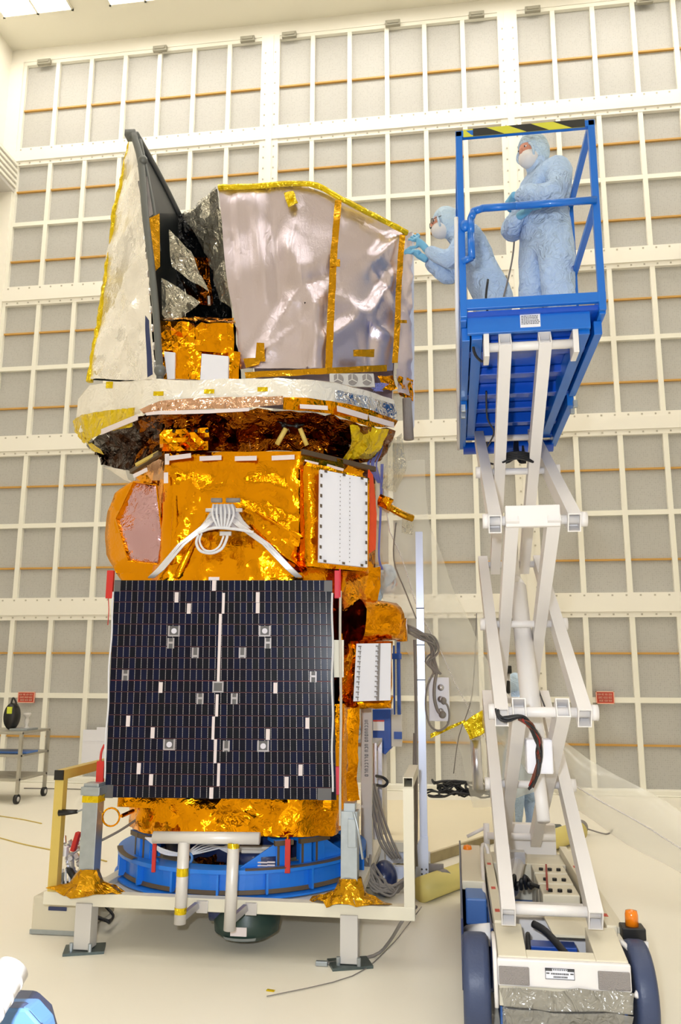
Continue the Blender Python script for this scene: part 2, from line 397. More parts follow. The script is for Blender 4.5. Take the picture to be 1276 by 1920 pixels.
# clamps on the top edge of the wall
CL = [(83, 117, 'at the left end of the wall'), (300, 92, 'above the tall silver wing'), (464, 74, 'just left of the first wide wall post'), (542, 66, 'just right of the first wide wall post'),
      (736, 44, 'midway between the two wide wall posts'), (893, 28, 'just left of the second wide wall post'), (998, 18, 'above the masked worker'), (1208, 2, 'at the right end of the wall')]
for x, y, t in CL:
    p = WY(x, y, WYY-.06); b = B().bb((p.x-.13, p.y-.03, p.z-.05), (p.x+.13, WYY-.03, p.z+.055)); b.bb((p.x-.10, p.y-.045, p.z-.02), (p.x+.10, p.y-.03, p.z+.03))
    tag(b.build('clamp', 'clamp', bevel=.006), 'grey clamp on the wall top '+t, 'clamp', 'grey clamps along the top of the wall')
# ceiling lights
LP = []
for i, (xa, xb) in enumerate(((-7.75, -6.42), (-5.75, -4.42), (-3.75, -2.42), (-1.75, -.42), (.25, 1.58), (2.25, 3.58), (4.25, 5.58), (6.25, 7.58))):
    for j, (ya, yb) in enumerate(((10.15, 11.52), (6.9, 8.3), (3.6, 5.0), (.3, 1.7), (-3.0, -1.6))):
        if j and i % 2: continue
        side = 'in the far left ceiling corner' if (i, j) == (0, 0) else 'at the top edge, second from the left wall' if (i, j) == (1, 0) else None
        t = thing('ceiling_light', 'recessed white ceiling light panel '+(side or 'overhead, outside the top of the view'), 'light', ((xa+xb)/2, (ya+yb)/2, CZ-.03), 'ceiling light panels')
        b = B(); f_ = .035
        for lo, hi in (((xa, ya), (xb, ya+f_)), ((xa, yb-f_), (xb, yb)), ((xa, ya), (xa+f_, yb)), ((xb-f_, ya), (xb, yb)), (((xa+xb)/2-.02, ya), ((xa+xb)/2+.02, yb))):
            b.bb((lo[0], lo[1], CZ-.035), (hi[0], hi[1], CZ-.001))
        b.build('frame', 'ceiling', t)
        B().bb((xa+.03, ya+.03, CZ-.02), (xb-.03, yb-.03, CZ-.004)).build('diffuser', 'lightpanel', t)
# vent cabinet on the left wall
p = WX(4, 335, XL+.02)
t = thing('wall_vent', 'white louvred vent box on the left side wall near the far corner', 'vent', (XL+.1, p.y-.2, p.z-.35))
B().bb((XL, p.y-1.0, p.z-.3), (XL+.28, p.y+.1, p.z+.32)).build('housing', 'palepaint', t, bevel=.01)
b = B()
for k in range(5): b.bb((XL+.28, p.y-.95, p.z-.22+k*.11), (XL+.31, p.y+.05, p.z-.17+k*.11))
b.build('louvre', 'mullion', t)
# red signs
def sign(x0, y0, x1, y1, label):
    a = WY(x0, y0, WYY-.03); c = WY(x1, y1, WYY-.03); w_, h_ = c.x-a.x, a.z-c.z
    t = thing('wall_sign', label, 'sign', (a.x, a.y, c.z), 'red signs on the wall')
    b = B().bb((a.x, WYY-.03, c.z), (c.x, WYY-.012, a.z)); b.build('sign_plate', 'redsign', t, bevel=.003)
    b = B(); rr = random.Random(4)
    for r_, (s0, s1) in enumerate(((.09, .91), (.13, .90), (.17, .88))):
        z1 = a.z-h_*(.16+.25*r_); z0 = z1-h_*.17; x = s0
        while x < s1-.05:
            n_ = rr.choice((3, 4, 5, 6))
            for _ in range(n_):
                if x > s1-.04: break
                # blurred block capitals: an upright and two arms
                cx = a.x+w_*x; cw = w_*.034
                b.bb((cx, WYY-.033, z0), (cx+cw*.4, WYY-.03, z1)); b.bb((cx, WYY-.033, z1-h_*.045), (cx+cw, WYY-.03, z1)); b.bb((cx, WYY-.033, z0), (cx+cw, WYY-.03, z0+h_*.045))
                if rr.random() < .5: b.bb((cx+cw*.65, WYY-.033, z0), (cx+cw, WYY-.03, z1))
                x += .048
            x += .04
    lab(b.build('lettering', 'signtext', t), 'three lines of pale capitals')
    b = B()
    e = .004
    for lo, hi in (((a.x, c.z), (c.x, c.z+.012)), ((a.x, a.z-.012), (c.x, a.z)), ((a.x, c.z), (a.x+.012, a.z)), ((c.x-.012, c.z), (c.x, a.z))): b.bb((lo[0], WYY-.034, lo[1]), (hi[0], WYY-.029, hi[1]))
    lab(b.build('border', 'signtext', t), 'thin pale border')
sign(34, 1297, 64, 1318, 'red warning sign on the wall at the far left, above the steel cart')
sign(1116, 1296, 1152, 1320, 'red warning sign on the wall to the right of the white scissor arms')
# white sheet
a = WY(157, 1368, WYY-.03); c = WY(203, 1431, WYY-.03)
b = B().bb((a.x, WYY-.05, c.z), (c.x, WYY-.035, a.z)); b.bb((a.x+.22, WYY-.05, a.z), (c.x, WYY-.035, a.z+.04)); b.bb((a.x, WYY-.053, (a.z+c.z)/2+.08), (c.x, WYY-.05, (a.z+c.z)/2+.085))
tag(b.build('paper_sheet', 'white'), 'plain white sheet taped low on the wall beside the dark solar panel', 'paper')
# ------------------------------------------------------------------ satellite
st = thing('satellite', 'tall satellite wrapped in gold and silver foil with a dark solar panel', 'satellite', (SO.x, SO.y, .62))
ZB, ZT = SP(690, 1322, -.3).z, SP(430, 848, -.72).z
xa, xb = lx(313, 850, -.72), lx(563, 846, -.72)
FP = [(xa, -.72), (xb, -.72), (lx(640, 868, -.55), -.50), (lx(703, 885, -.15), -.12), (.80, .45), (.45, .80), (-.45, .80), (-.82, .45), (lx(250, 900, -.3)-.02, -.22), (xa-.10, -.58)]
def ringq(fp, z0, z1, zt1=None, rng=None):
    n = len(fp); q = []
    for i in (rng if rng is not None else range(n)):
        (x0_, d0), (x1_, d1) = fp[i], fp[(i+1) % n]
        q.append((SL(x0_, d0, z0), SL(x1_, d1, z0), SL(x1_, d1, z1), SL(x0_, d0, z1)))
    return q
b = B(); b.grid(ringq(FP, ZB, ZT), 24, amp=.012, freq=4, ridge=.004, seed=1)
def crease(bb_, segs):
    for i, p in enumerate(bb_.v):
        if (p-SO).dot(SN) > .2: continue
        x, y = PX(p); h = 0
        for x0_, y0_, x1_, y1_, am, wd in segs:
            dx, dy = x1_-x0_, y1_-y0_; t_ = max(0, min(1, ((x-x0_)*dx+(y-y0_)*dy)/(dx*dx+dy*dy))); ds = math.hypot(x-x0_-t_*dx, y-y0_-t_*dy)
            if ds < wd: h += am*(1-ds/wd)**1.4
        bb_.v[i] = p-SN*h
crease(b, [(330, 900, 318, 1080, .035, 12), (372, 915, 330, 1010, .03, 10), (355, 960, 300, 1090, .03, 12), (450, 950, 560, 1010, .035, 16), (480, 985, 570, 1085, .04, 14), (400, 1020, 380, 1085, .03, 14), (455, 1010, 470, 1085, .025, 14), (440, 900, 540, 920, .025, 20), (500, 930, 545, 965, -.03, 16), (340, 880, 470, 895, -.02, 18), (560, 880, 566, 1060, -.03, 12)])
b.add([SL(x, d, ZT) for x, d in FP], [tuple(range(len(FP)))])
FP2 = [(lx(232, 1400, -.6), -.66), (lx(640, 1400, -.6), -.66), (lx(668, 1400, -.35), -.35), (.56, .3), (.35, .7), (-.45, .7), (-.78, .3)]
b2 = B(); b2.grid(ringq(FP2, .80, ZB+.02), 16, amp=.012, freq=5, seed=6)
lab(b2.build('lower_blanket', 'gold2', st, smooth=True), 'narrower gold wrapped lower body')
b.add([SL(x, d, ZB+.01) for x, d in FP], [tuple(range(len(FP)))])
lab(b.build('bus_blanket', 'gold', st, smooth=True), 'gold foil wrapped body')
# soft pleats in the front blanket
b = B()
for pts in (((388, 965), (330, 1085)), ((470, 985), (560, 1075)), ((480, 960), (565, 1010)), ((330, 930), (322, 1060)), ((565, 880), (572, 1050))):
    p0, p1 = SP(*pts[0], -.735), SP(*pts[1], -.735); w_ = V((.035, 0, .01))
    b.grid([(p0-w_*.3, p0+V((0, -.03, 0)), p1+V((0, -.05, 0)), p1-w_), (p0+V((0, -.03, 0)), p0+w_*.3, p1+w_, p1+V((0, -.05, 0)))], 18, amp=.008, freq=9, seed=3)
pieces(b, 'blanket_fold', 'gold', st, 'fold in the gold foil', smooth=True)
# lower skirt
FS = [(lx(232, 1530, -.6), -.42), (lx(262, 1530, -.66), -.62), (lx(330, 1530, -.7), -.70), (lx(560, 1530, -.7), -.70), (lx(620, 1530, -.66), -.62), (lx(642, 1530, -.6), -.42), (.68, .3), (.3, .7), (-.4, .7), (-.8, .3)]
zs0, zs1 = SP(430, 1566, -.68).z, SP(430, 1470, -.68).z
b = B(); b.grid(ringq(FS, zs0, zs1+.12), 22, amp=.016, freq=6, ridge=.02, seed=5)
b.add([SL(x, d, zs0+.02) for x, d in FS], [tuple(range(len(FS)))])
lab(b.build('skirt_blanket', 'gold2', st, smooth=True), 'gold foil skirt below the solar panel')
# white tape dashes on the top edge of the bus
b = B()
for (x0_, y0_, x1_, y1_) in ((312, 860, 358, 854), (374, 860, 415, 858), (440, 860, 481, 859), (509, 859, 552, 857)):
    b.beam(SP(x0_, y0_, -.745), SP(x1_, y1_, -.745), .004, .033, ZZ)
b.beam(SP(313, 851, -.745), SP(313, 871, -.745), .03, .004, SN); b.beam(SP(311, 886, -.745), SP(311, 906, -.745), .03, .004, SN)
for (x0_, y0_, x1_, y1_, d0) in ((570, 866, 596, 872, -.72), (612, 874, 643, 883, -.62)): b.beam(SP(x0_, y0_, d0), SP(x1_, y1_, d0), .004, .033, ZZ)
b.beam(SP(250, 893, -.62), SP(276, 880, -.66), .004, .03, ZZ)
pieces(b, 'tape_strip', 'whitetape', st, 'white tape dash')
# collar between bus and bench
b = B(); b.beam(SP(565, 847, -.73), SP(702, 880, -.25), .03, .035, ZZ); b.beam(SP(300, 850, -.72), SP(246, 885, -.5), .03, .03, ZZ)
pieces(b, 'edge_rail', 'greytape', st)
# left gold bulge and its mirror cover
b = B(); q = []
pl = [(246, 905, -.50), (214, 925, -.42), (200, 960, -.35), (196, 1000, -.32), (200, 1040, -.35), (218, 1075, -.42), (238, 1100, -.5)]
pr = [(300, 900, -.62), (300, 925, -.62), (300, 960, -.62), (300, 1000, -.62), (300, 1040, -.62), (300, 1075, -.62), (300, 1100, -.62)]
pb = [(246, 900, .1), (222, 925, .1), (206, 960, .1), (202, 1000, .1), (205, 1040, .1), (222, 1075, .1), (240, 1100, .1)]
for i in range(6):
    A_, B_, C_, D_ = SP(*pl[i]), SP(*pr[i]), SP(*pr[i+1]), SP(*pl[i+1]); q.append((A_, B_, C_, D_))
    q.append((SP(*pb[i]), A_, D_, SP(*pb[i+1])))
b.grid(q, 16, amp=.012, freq=7, seed=8)
b.add([SP(*p) for p in (pl[0], pr[0], pb[0])]+[SP(*p) for p in (pl[-1], pr[-1], pb[-1])], [(0, 1, 2), (3, 4, 5)])
lab(b.build('side_bulge', 'gold', st, smooth=True), 'rounded gold foil bulge')
mc = [SP(250, 903, -.60), SP(293, 909, -.68), SP(305, 1008, -.68), SP(303, 1060, -.68), SP(240, 1052, -.60), SP(217, 972, -.50)]
b = B(); b.grid([(mc[0], mc[1], mc[2], mc[5]), (mc[5], mc[2], mc[3], mc[4])], 14, amp=.006, freq=5, seed=4)
lab(b.build('radiator_cover', 'mirror', st, smooth=True, solid=.012), 'pinkish mirror film panel')
b = B()
for i in range(6): b.tube([mc[i], mc[(i+1) % 6]], .006, 6, smooth=1)
b.build('cover_edge', 'gold2', st)
# right side box with white radiator
def frame_box(pts, depth, name, mat, **k):
    f = [SP(*p) for p in pts]; bk = [p+SN*depth for p in f]; b = B(); n = len(f)
    b.grid([(f[i], f[(i+1) % n], bk[(i+1) % n], bk[i]) for i in range(n)]+([(f[0], f[1], f[2], f[3])] if n == 4 else []), k.get('n', 16), amp=k.get('amp', .006), freq=8, ridge=k.get('ridge', .008), seed=k.get('seed', 2))
    return b.build(name, mat, st, smooth=k.get('smooth', True))
lab(frame_box([(570, 862, -.80), (692, 894, -.66), (690, 1072, -.66), (572, 1062, -.80)], .45, 'equipment_box', 'gold2', seed=11), 'gold foil box on the right flank')
rc = [SP(600, 880, -.86), SP(689, 897, -.72), SP(689, 1064, -.72), SP(598, 1054, -.86)]
nx = (rc[1]-rc[0]).normalized(); nn_ = nx.cross(ZZ).normalized()
rad = B().prism(rc, nn_*-.03 if nn_.y < 0 else nn_*.03).build('radiator', 'white', st, bevel=.003); lab(rad, 'white radiator plate with bolts')
b = B(); c2 = B()
def bil(q, u, v): return (q[0]*(1-u)+q[1]*u)*(1-v)+(q[3]*(1-u)+q[2]*u)*v
for k in range(9):
    for u in (.03, .97): b.box(bil(rc, u, .07+k*.11)-SN*.012, (.014, .02, .02), (nx, SN, ZZ))
for k in range(3): 
    for v in (.015, .985): b.box(bil(rc, .12+k*.38, v)-SN*.012, (.02, .02, .014), (nx, SN, ZZ))
pieces(b, 'clip', 'greytape', rad)
for k in range(21):
    for u in (.42, .62): c2.box(bil(rc, u, .04+k*.046)-SN*.004, (.006, .006, .006), (nx, SN, ZZ))
pieces(c2, 'bolt', 'grille', rad)
b = B(); b.grid([(SP(692, 880, -.5), SP(699, 890, -.45), SP(706, 965, -.42), SP(690, 965, -.5)), (SP(690, 965, -.5), SP(706, 965, -.42), SP(704, 1030, -.42), SP(689, 1040, -.5))], 14, amp=.006)
lab(b.build('orange_cover', 'redorange', st, solid=.01), 'orange-red fabric cover')
# main-body gold strips to the right of the panel
b = B(); b.grid([(SP(640, 1070, -.60), SP(712, 1062, -.35), SP(704, 1150, -.35), SP(636, 1180, -.60)), (SP(636, 1180, -.60), SP(704, 1150, -.35), SP(668, 1300, -.40), SP(634, 1300, -.60)), (SP(634, 1300, -.60), SP(668, 1300, -.40), SP(668, 1500, -.40), SP(636, 1500, -.60))], 18, amp=.014, freq=7, ridge=.014, seed=21)
lab(b.build('side_blanket', 'gold2', st, smooth=True), 'crumpled gold foil beside the solar panel')
b = B(); b.grid([(SP(648, 1330, -.62), SP(674, 1325, -.58), SP(668, 1440, -.58), SP(650, 1430, -.62)), (SP(650, 1430, -.62), SP(668, 1440, -.58), SP(672, 1500, -.58), SP(648, 1500, -.62))], 24, amp=.012, freq=10, ridge=.014, seed=22)
b.build('foil_flap', 'gold2', st, smooth=True)
b = B(); b.grid([(SP(647, 1506, -.60), SP(676, 1506, -.56), SP(674, 1530, -.56), SP(646, 1530, -.60))], 30, amp=.008, freq=12); lab(b.build('foil_end', 'silver', st, solid=.01), 'silver foil tie')
# foil drum and louvre box
p0, p1 = SP(668, 1165, -.45), SP(742, 1168, -.30); drum = B()
ax = (p1-p0).normalized(); q = []; seg = 14
for i in range(seg):
    a0_, a1_ = 2*math.pi*i/seg, 2*math.pi*(i+1)/seg; yv, zv = ax.cross(ZZ).normalized(), ZZ
    def rp(p, a, r_): return p+yv*math.cos(a)*r_+zv*math.sin(a)*r_
    q.append((rp(p0, a0_, .155), rp(p1, a0_, .135), rp(p1, a1_, .135), rp(p0, a1_, .155)))
    q.append((p1, rp(p1, a0_, .135), rp(p1, a1_, .135), p1))
drum.grid(q, 20, amp=.016, freq=7, ridge=.01, seed=31); lab(drum.build('foil_drum', 'gold2', st, smooth=True), 'gold foil wrapped drum')
frame_box([(742, 1166, -.35), (763, 1160, -.32), (764, 1202, -.32), (742, 1200, -.35)], .1, 'foil_cap', 'gold2', n=24, amp=.01)
frame_box([(662, 1204, -.52), (736, 1204, -.44), (734, 1318, -.44), (660, 1322, -.52)], .28, 'instrument_box', 'gold2', seed=13)
frame_box([(661, 1312, -.55), (737, 1308, -.46), (735, 1328, -.46), (662, 1330, -.55)], .2, 'foil_sill', 'gold2', n=24, amp=.01, seed=14)
lv = [SP(668, 1207, -.57), SP(733, 1206, -.49), SP(732, 1313, -.49), SP(662, 1315, -.57)]
lo_ = B().prism(lv, -SN*.02).build('louvre_plate', 'white', st, bevel=.002); lab(lo_, 'bright white louvre plate')
b = B()
for k in range(11):
    v = .05+k*.088
    for u in (.10, .60): b.box(bil(lv, u, v)-SN*.024, (.022, .008, .008), (SX, SN, ZZ)); b.box(bil(lv, u+.02, v+.03)-SN*.024, (.006, .008, .02), (SX, SN, ZZ))
b.beam(bil(lv, .66, 0)-SN*.024, bil(lv, .66, 1)-SN*.024, .014, .006, SN)
pieces(b, 'slat', 'grille', lo_)
# solar panel
DP = -.80
tl, tr, br_, bl = SP(215, 1088, DP), SP(622, 1088, DP), SP(630, 1500, DP), SP(196, 1495, DP)
pc = [tl, tr, br_, bl]
sp = B().prism(pc, SN*.03).build('solar_panel', 'subst', st); lab(sp, 'dark blue solar panel with red and silver lines')
NR, NC = 19, 36; cells = B(); gv = B(); gh = B(); rr = random.Random(3)
off = -SN
for r in range(NR):
    for c in range(NC):
        u0_, u1_ = (c+.06)/NC, (c+.94)/NC; v0_, v1_ = (r+.035)/NR, (r+.965)/NR
        qd = [bil(pc, u0_, v0_), bil(pc, u1_, v0_), bil(pc, u1_, v1_), bil(pc, u0_, v1_)]
        qq = [p+off*.004 for p in qd]; cells.add(qq+[p+off*.001 for p in qd], [(0, 1, 2, 3), (0, 4, 5, 1), (1, 5, 6, 2), (2, 6, 7, 3), (3, 7, 4, 0)], rr.choice((0, 0, 1, 1, 2)))
        if c:
            for k in range(6):
                v = (r+.1+k*.15)/NR; a_ = bil(pc, (c-.05)/NC, v)+off*.0045; gv.box(a_+SX*.002, (.003, .002, .0078), (SX, SN, ZZ))
    if r: gh.beam(bil(pc, .005, r/NR)+off*.004, bil(pc, .995, r/NR)+off*.004, .002, .0018 if r != 9 else .004, ZZ)
cells.build('solar_cell_array', ['cellA', 'cellB', 'cellC'], sp); gv.build('cell_interconnect', 'gapv', sp); gh.build('row_line', 'gaph', sp)
def onp(x, y, o=.006): return SP(x, y, DP-o)
b = B(); pxm = (tr-tl).length/407
def S_(x, y, w_=7, h_=19): b.box(onp(x, y), (w_*pxm, .005, h_*pxm), (SX, SN, ZZ))
for x, y in ((331, 1120), (354, 1141), (301, 1289), (240, 1352), (286, 1374), (260, 1441), (283, 1462), (396, 1487), (401, 1098), (483, 1120), (483, 1140), (516, 1290), (576, 1356), (502, 1377), (563, 1444), (537, 1467)): S_(x, y)
for x, y0_, y1_ in ((418.5, 1112, 1150), (411, 1153, 1277), (406.5, 1303, 1342), (399.5, 1345, 1385), (403.5, 1388, 1429), (409.5, 1433, 1472)): S_(x, (y0_+y1_)/2, 5, y1_-y0_)
S_(401, 1085, 20, 6)
pieces(b, 'jumper_strip', 'whitetape', sp, 'silver white jumper strip')
b = B(); g_ = B()
def H_(x, y, u=False):
    for s__ in (-1, 1): b.box(onp(x+s__*5, y), (2.6*pxm, .006, 19*pxm), (SX, SN, ZZ))
    b.box(onp(x, y+(6 if u else -1)), (10*pxm, .006, 3.5*pxm), (SX, SN, ZZ)); g_.box(onp(x, y, .004), (11*pxm, .004, 19*pxm), (SX, SN, ZZ))
for x, y in ((320, 1206), (235, 1266), (375, 1310), (502, 1206), (587, 1269), (439, 1310)): H_(x, y)
for x, y in ((366, 1224), (454, 1224), (424, 1399)): H_(x, y, True)
for x, y in ((326, 1183), (496, 1183), (317, 1396), (493, 1399)):
    g_.box(onp(x, y, .005), (19*pxm, .005, 18*pxm), (SX, SN, ZZ))
    for s__ in (-1, 1): b.box(onp(x+s__*9.5, y), (2.6*pxm, .006, 19*pxm), (SX, SN, ZZ))
    b.box(onp(x, y+9), (21*pxm, .006, 2.6*pxm), (SX, SN, ZZ)); b.cyl(onp(x, y, .004), onp(x, y, .02), 5*pxm, n=14)
g_.box(onp(408.5, 1288, .005), (17*pxm, .006, 17*pxm), (SX, SN, ZZ))
for s__ in (-1, 1): b.box(onp(408.5+s__*9, 1288), (2.4*pxm, .006, 20*pxm), (SX, SN, ZZ)); b.box(onp(408.5, 1288+s__*9), (20*pxm, .006, 2.4*pxm), (SX, SN, ZZ))
for x, y, w_, h_ in ((220.5, 1099, 11, 20), (615, 1099, 15, 20), (204, 1484, 15, 22), (608, 1489, 24, 20)): g_.box(onp(x, y, .006), (w_*pxm, .006, h_*pxm), (SX, SN, ZZ))
pieces(b, 'mounting_bracket', 'gapv', sp); pieces(g_, 'mounting_pad', 'pad', sp)
b = B(); b.tube([SP(213, 1110, DP)+off*.01]+[SP(213-(y-1110)*.048+math.sin(y)*1.2, y, DP)+off*.01 for y in range(1135, 1470, 12)], .006, 6, smooth=2); b.tube([SP(623+math.sin(y), y, DP)+off*.01 for y in range(1112, 1490, 12)], .007, 6, smooth=2)
pieces(b, 'edge_harness', 'whitecable', sp)
# red covers on the panel hinges
b = B()
for x0_, y0_, x1_, y1_ in ((202, 1070, 211, 1122), (183, 1427, 193, 1480)):
    A_, C_ = SP(x0_, y0_, DP), SP(x1_, y1_, DP); b.box((A_+C_)/2, (abs((C_-A_).dot(SX)), .03, A_.z-C_.z), (SX, SN, ZZ))
pieces(b, 'hinge_cover', 'red', st, 'red hinge cover on the left edge')
b = B()
for x0_, y0_, x1_, y1_ in ((627, 1070, 637, 1122), (625, 1437, 636, 1490)):
    A_, C_ = SP(x0_, y0_, DP+.03), SP(x1_, y1_, DP+.03); b.box((A_+C_)/2, (abs((C_-A_).dot(SX)), .03, A_.z-C_.z), (SX, SN, ZZ))
b.tube([SP(637, 1066, DP), SP(637, 1120, DP)], .006, 6, smooth=1)
pieces(b, 'hinge_flag', 'pinkred', st, 'pink-red hinge flag on the right edge', bevel=.003)
b = B(); b.tube([SP(638+math.sin(y*.02)*.8, y, -.78) for y in range(1108, 1560, 40)], .0085, 8); b.build('rope_line', 'rope', st)
b = B(); A_ = SP(624, 1200, -.76); C_ = SP(644, 1270, -.76); b.box((A_+C_)/2, (abs((C_-A_).dot(SX)), .012, A_.z-C_.z), (SX, SN, ZZ)); lab(b.build('paper_tag', 'cream', st), 'cream tape tag on the rope')
b = B(); b.tube([SP(203, 1122, DP), SP(204, 1145, DP), SP(202, 1172, DP)], .003, 6); b.tube([SP(196, 1396, DP), SP(190, 1410, DP), SP(188, 1430, DP)], .008, 8); b.tube([SP(188, 1480, DP), SP(187, 1520, DP)], .002, 5)
pieces(b, 'red_cord', 'red', st, 'red cord hanging from a cover')
# white struts and head above the solar panel
b = B(); c_ = B()
Htop = (417, 940)
for sgn, foot in ((-1, (283, 1083)), (1, (560, 1082))):
    for k in range(6):
        o_ = (k-2.5)*2.4; m_ = 8*math.sin(k*1.3)
        b.tube([SP(417+sgn*10+o_, 965, -.80), SP(417+sgn*30+o_, 984, -.82), SP((417+sgn*20+foot[0])/2+o_+sgn*m_*.3, (965+foot[1])/2-3, -.83), SP(foot[0]-sgn*18+o_, foot[1]-16, -.82), SP(foot[0]+o_*.8, foot[1], -.79)], .0062, 8, smooth=1)
lab(b.build('strut_harness', 'silverwire', st, smooth=True), 'bundles of silvery white cable down two struts')
b = B(); b.tube([SP(372, 1003, -.83), SP(368, 1018, -.84), SP(376, 1033, -.85), SP(397, 1037, -.85), SP(415, 1029, -.85), SP(424, 1012, -.84), SP(427, 998, -.83)], .010, 8); b.tube([SP(378, 1000, -.84), SP(374, 1015, -.85), SP(382, 1030, -.86), SP(397, 1033, -.86), SP(411, 1024, -.86), SP(419, 1005, -.85)], .007, 8)
b.tube([SP(370, 1000, -.84), SP(400, 990, -.85), SP(440, 992, -.85), SP(475, 998, -.84)], .010, 8)
for k in range(6): b.tube([SP(400+k*7, 946, -.80), SP(398+k*8, 965, -.84), SP(408+k*4, 990, -.84)], .008, 8)
b.build('cable_loop', 'whitecable', st)
b = B(); b.cyl(SP(396, 938, -.82), SP(416, 938, -.82), .016); b.cyl(SP(424, 938, -.82), SP(450, 938, -.82), .016); pieces(b, 'clamp_pin', 'grille', st, 'grey pin', smooth=True); 
b = B(); b.prism([SP(402, 945, -.79), SP(438, 945, -.79), SP(456, 975, -.79), SP(470, 990, -.79), SP(440, 992, -.79), SP(420, 980, -.79), (SP(398, 992, -.79)), SP(368, 995, -.79), SP(384, 975, -.79)], SN*.05); b.box(SP(395, 957, -.80), (.07, .03, .025), (SX, SN, ZZ)); b.box(SP(448, 957, -.80), (.05, .03, .025), (SX, SN, ZZ)); b.box(SP(423, 1001, -.83), (.08, .03, .03), (SX, SN, ZZ))
lab(b.build('bracket_head', 'alu', st, bevel=.004), 'silver bracket head')
# ---------------- bench: tray under the telescope
rim = [((147, 748), (139, 802), .12), ((168, 722), (150, 812), -.12), ((222, 716), (205, 788), -.45), ((275, 712), (262, 775), -.80), ((300, 711), (300, 757), -.88), ((370, 712), (370, 750), -.90), ((450, 710), (450, 748), -.90), ((520, 709), (520, 745), -.88), ((575, 712), (575, 748), -.84), ((625, 717), (622, 754), -.72), ((690, 732), (690, 768), -.50), ((738, 750), (744, 790), -.20)]
top = [SP(*t_, d) for t_, o_, d in rim]; bot = [SP(*o_, d-.0) for t_, o_, d in rim]
b = B(); b.grid([(bot[i], bot[i+1], top[i+1], top[i]) for i in range(len(rim)-1)], 20, amp=.008, freq=7, seed=41)
ctr = SL(0, .1, top[6].z+.02); b.grid([(top[i], top[i+1], top[i+1]*.5+ctr*.5, top[i]*.5+ctr*.5) for i in range(len(rim)-1)], 8, amp=.01, freq=6, seed=41)
lab(b.build('bench_rim', 'white_blanket', st, smooth=True), 'white and silver foil rim of the tray')
b = B()
for x, y in ((297, 738), (392, 734), (492, 730)): b.box(SP(x, y, -.91), (.07, .01, .03), (SX, SN, ZZ))
b.box(SP(205, 722, -.50), (.05, .012, .05), (SX, SN, ZZ)); pieces(b, 'tape_patch', 'yellow', st, 'small yellow tape patch')
b = B(); b.grid([(SP(628, 731, -.73), SP(690, 744, -.52), SP(690, 768, -.52), SP(628, 750, -.73)), (SP(690, 744, -.52), SP(741, 758, -.22), SP(745, 788, -.22), SP(690, 768, -.52))], 26, amp=.008, freq=9, seed=6)
lab(b.build('silver_wrap', 'chrome', st), 'crinkled silver foil wrap')
# tape and pink film just under the rim
def strip(pts, name, mat, **k):
    b = B(); P = [(SP(x, y0_, d), SP(x2, y1_, d2)) for x, y0_, d, x2, y1_, d2 in pts]
    b.grid([(P[i][0], P[i+1][0], P[i+1][1], P[i][1]) for i in range(len(P)-1)], k.get('n', 22), amp=k.get('amp', .006), freq=k.get('freq', 9), ridge=k.get('ridge', 0), seed=k.get('seed', 3))
    return b.build(name, mat, st, smooth=k.get('smooth', False), solid=k.get('solid', 0))
lab(strip([(140, 788, .10, 140, 806, .1), (156, 778, -.18, 160, 832, -.15), (200, 770, -.47, 192, 812, -.42), (255, 764, -.80, 250, 800, -.74)], 'corner_foil', 'yellow', ridge=.012, seed=9), 'yellow foil on the left corner')
strip([(140, 802, .05, 142, 808, .05), (158, 822, -.18, 172, 845, -.1), (188, 842, -.2, 194, 852, -.15)], 'corner_flap', 'yellow')
lab(strip([(262, 768, -.84, 270, 776, -.84), (300, 752, -.895, 300, 772, -.895), (370, 747, -.91, 370, 768, -.91), (450, 745, -.91, 450, 766, -.91), (530, 744, -.88, 530, 760, -.88)], 'pink_film', 'pink', ridge=.01, seed=12), 'pinkish film under the rim')
lab(strip([(530, 745, -.885, 530, 768, -.885), (575, 746, -.85, 572, 770, -.85), (622, 752, -.73, 620, 776, -.73), (690, 766, -.51, 690, 800, -.51), (746, 788, -.21, 738, 802, -.21)], 'amber_edge', 'gold2', seed=15), 'amber foil edge')
lab(strip([(272, 774, -.90, 274, 779, -.9), (300, 770, -.925, 302, 777, -.925), (390, 768, -.935, 390, 775, -.935), (468, 765, -.93, 466, 771, -.93)], 'white_tape_line', 'whitetape', amp=.002), 'white tape line')
b = B(); 
for a_, c_2 in (((190, 810, -.50), (258, 782, -.83)), ((562, 762, -.88), (614, 765, -.80)), ((632, 766, -.76), (738, 797, -.28))): b.beam(SP(*a_), SP(*c_2), .006, .042 if a_[0] != 562 else .03, ZZ)
pieces(b, 'white_tape_bar', 'whitetape', st, 'white tape bar on the amber foil')
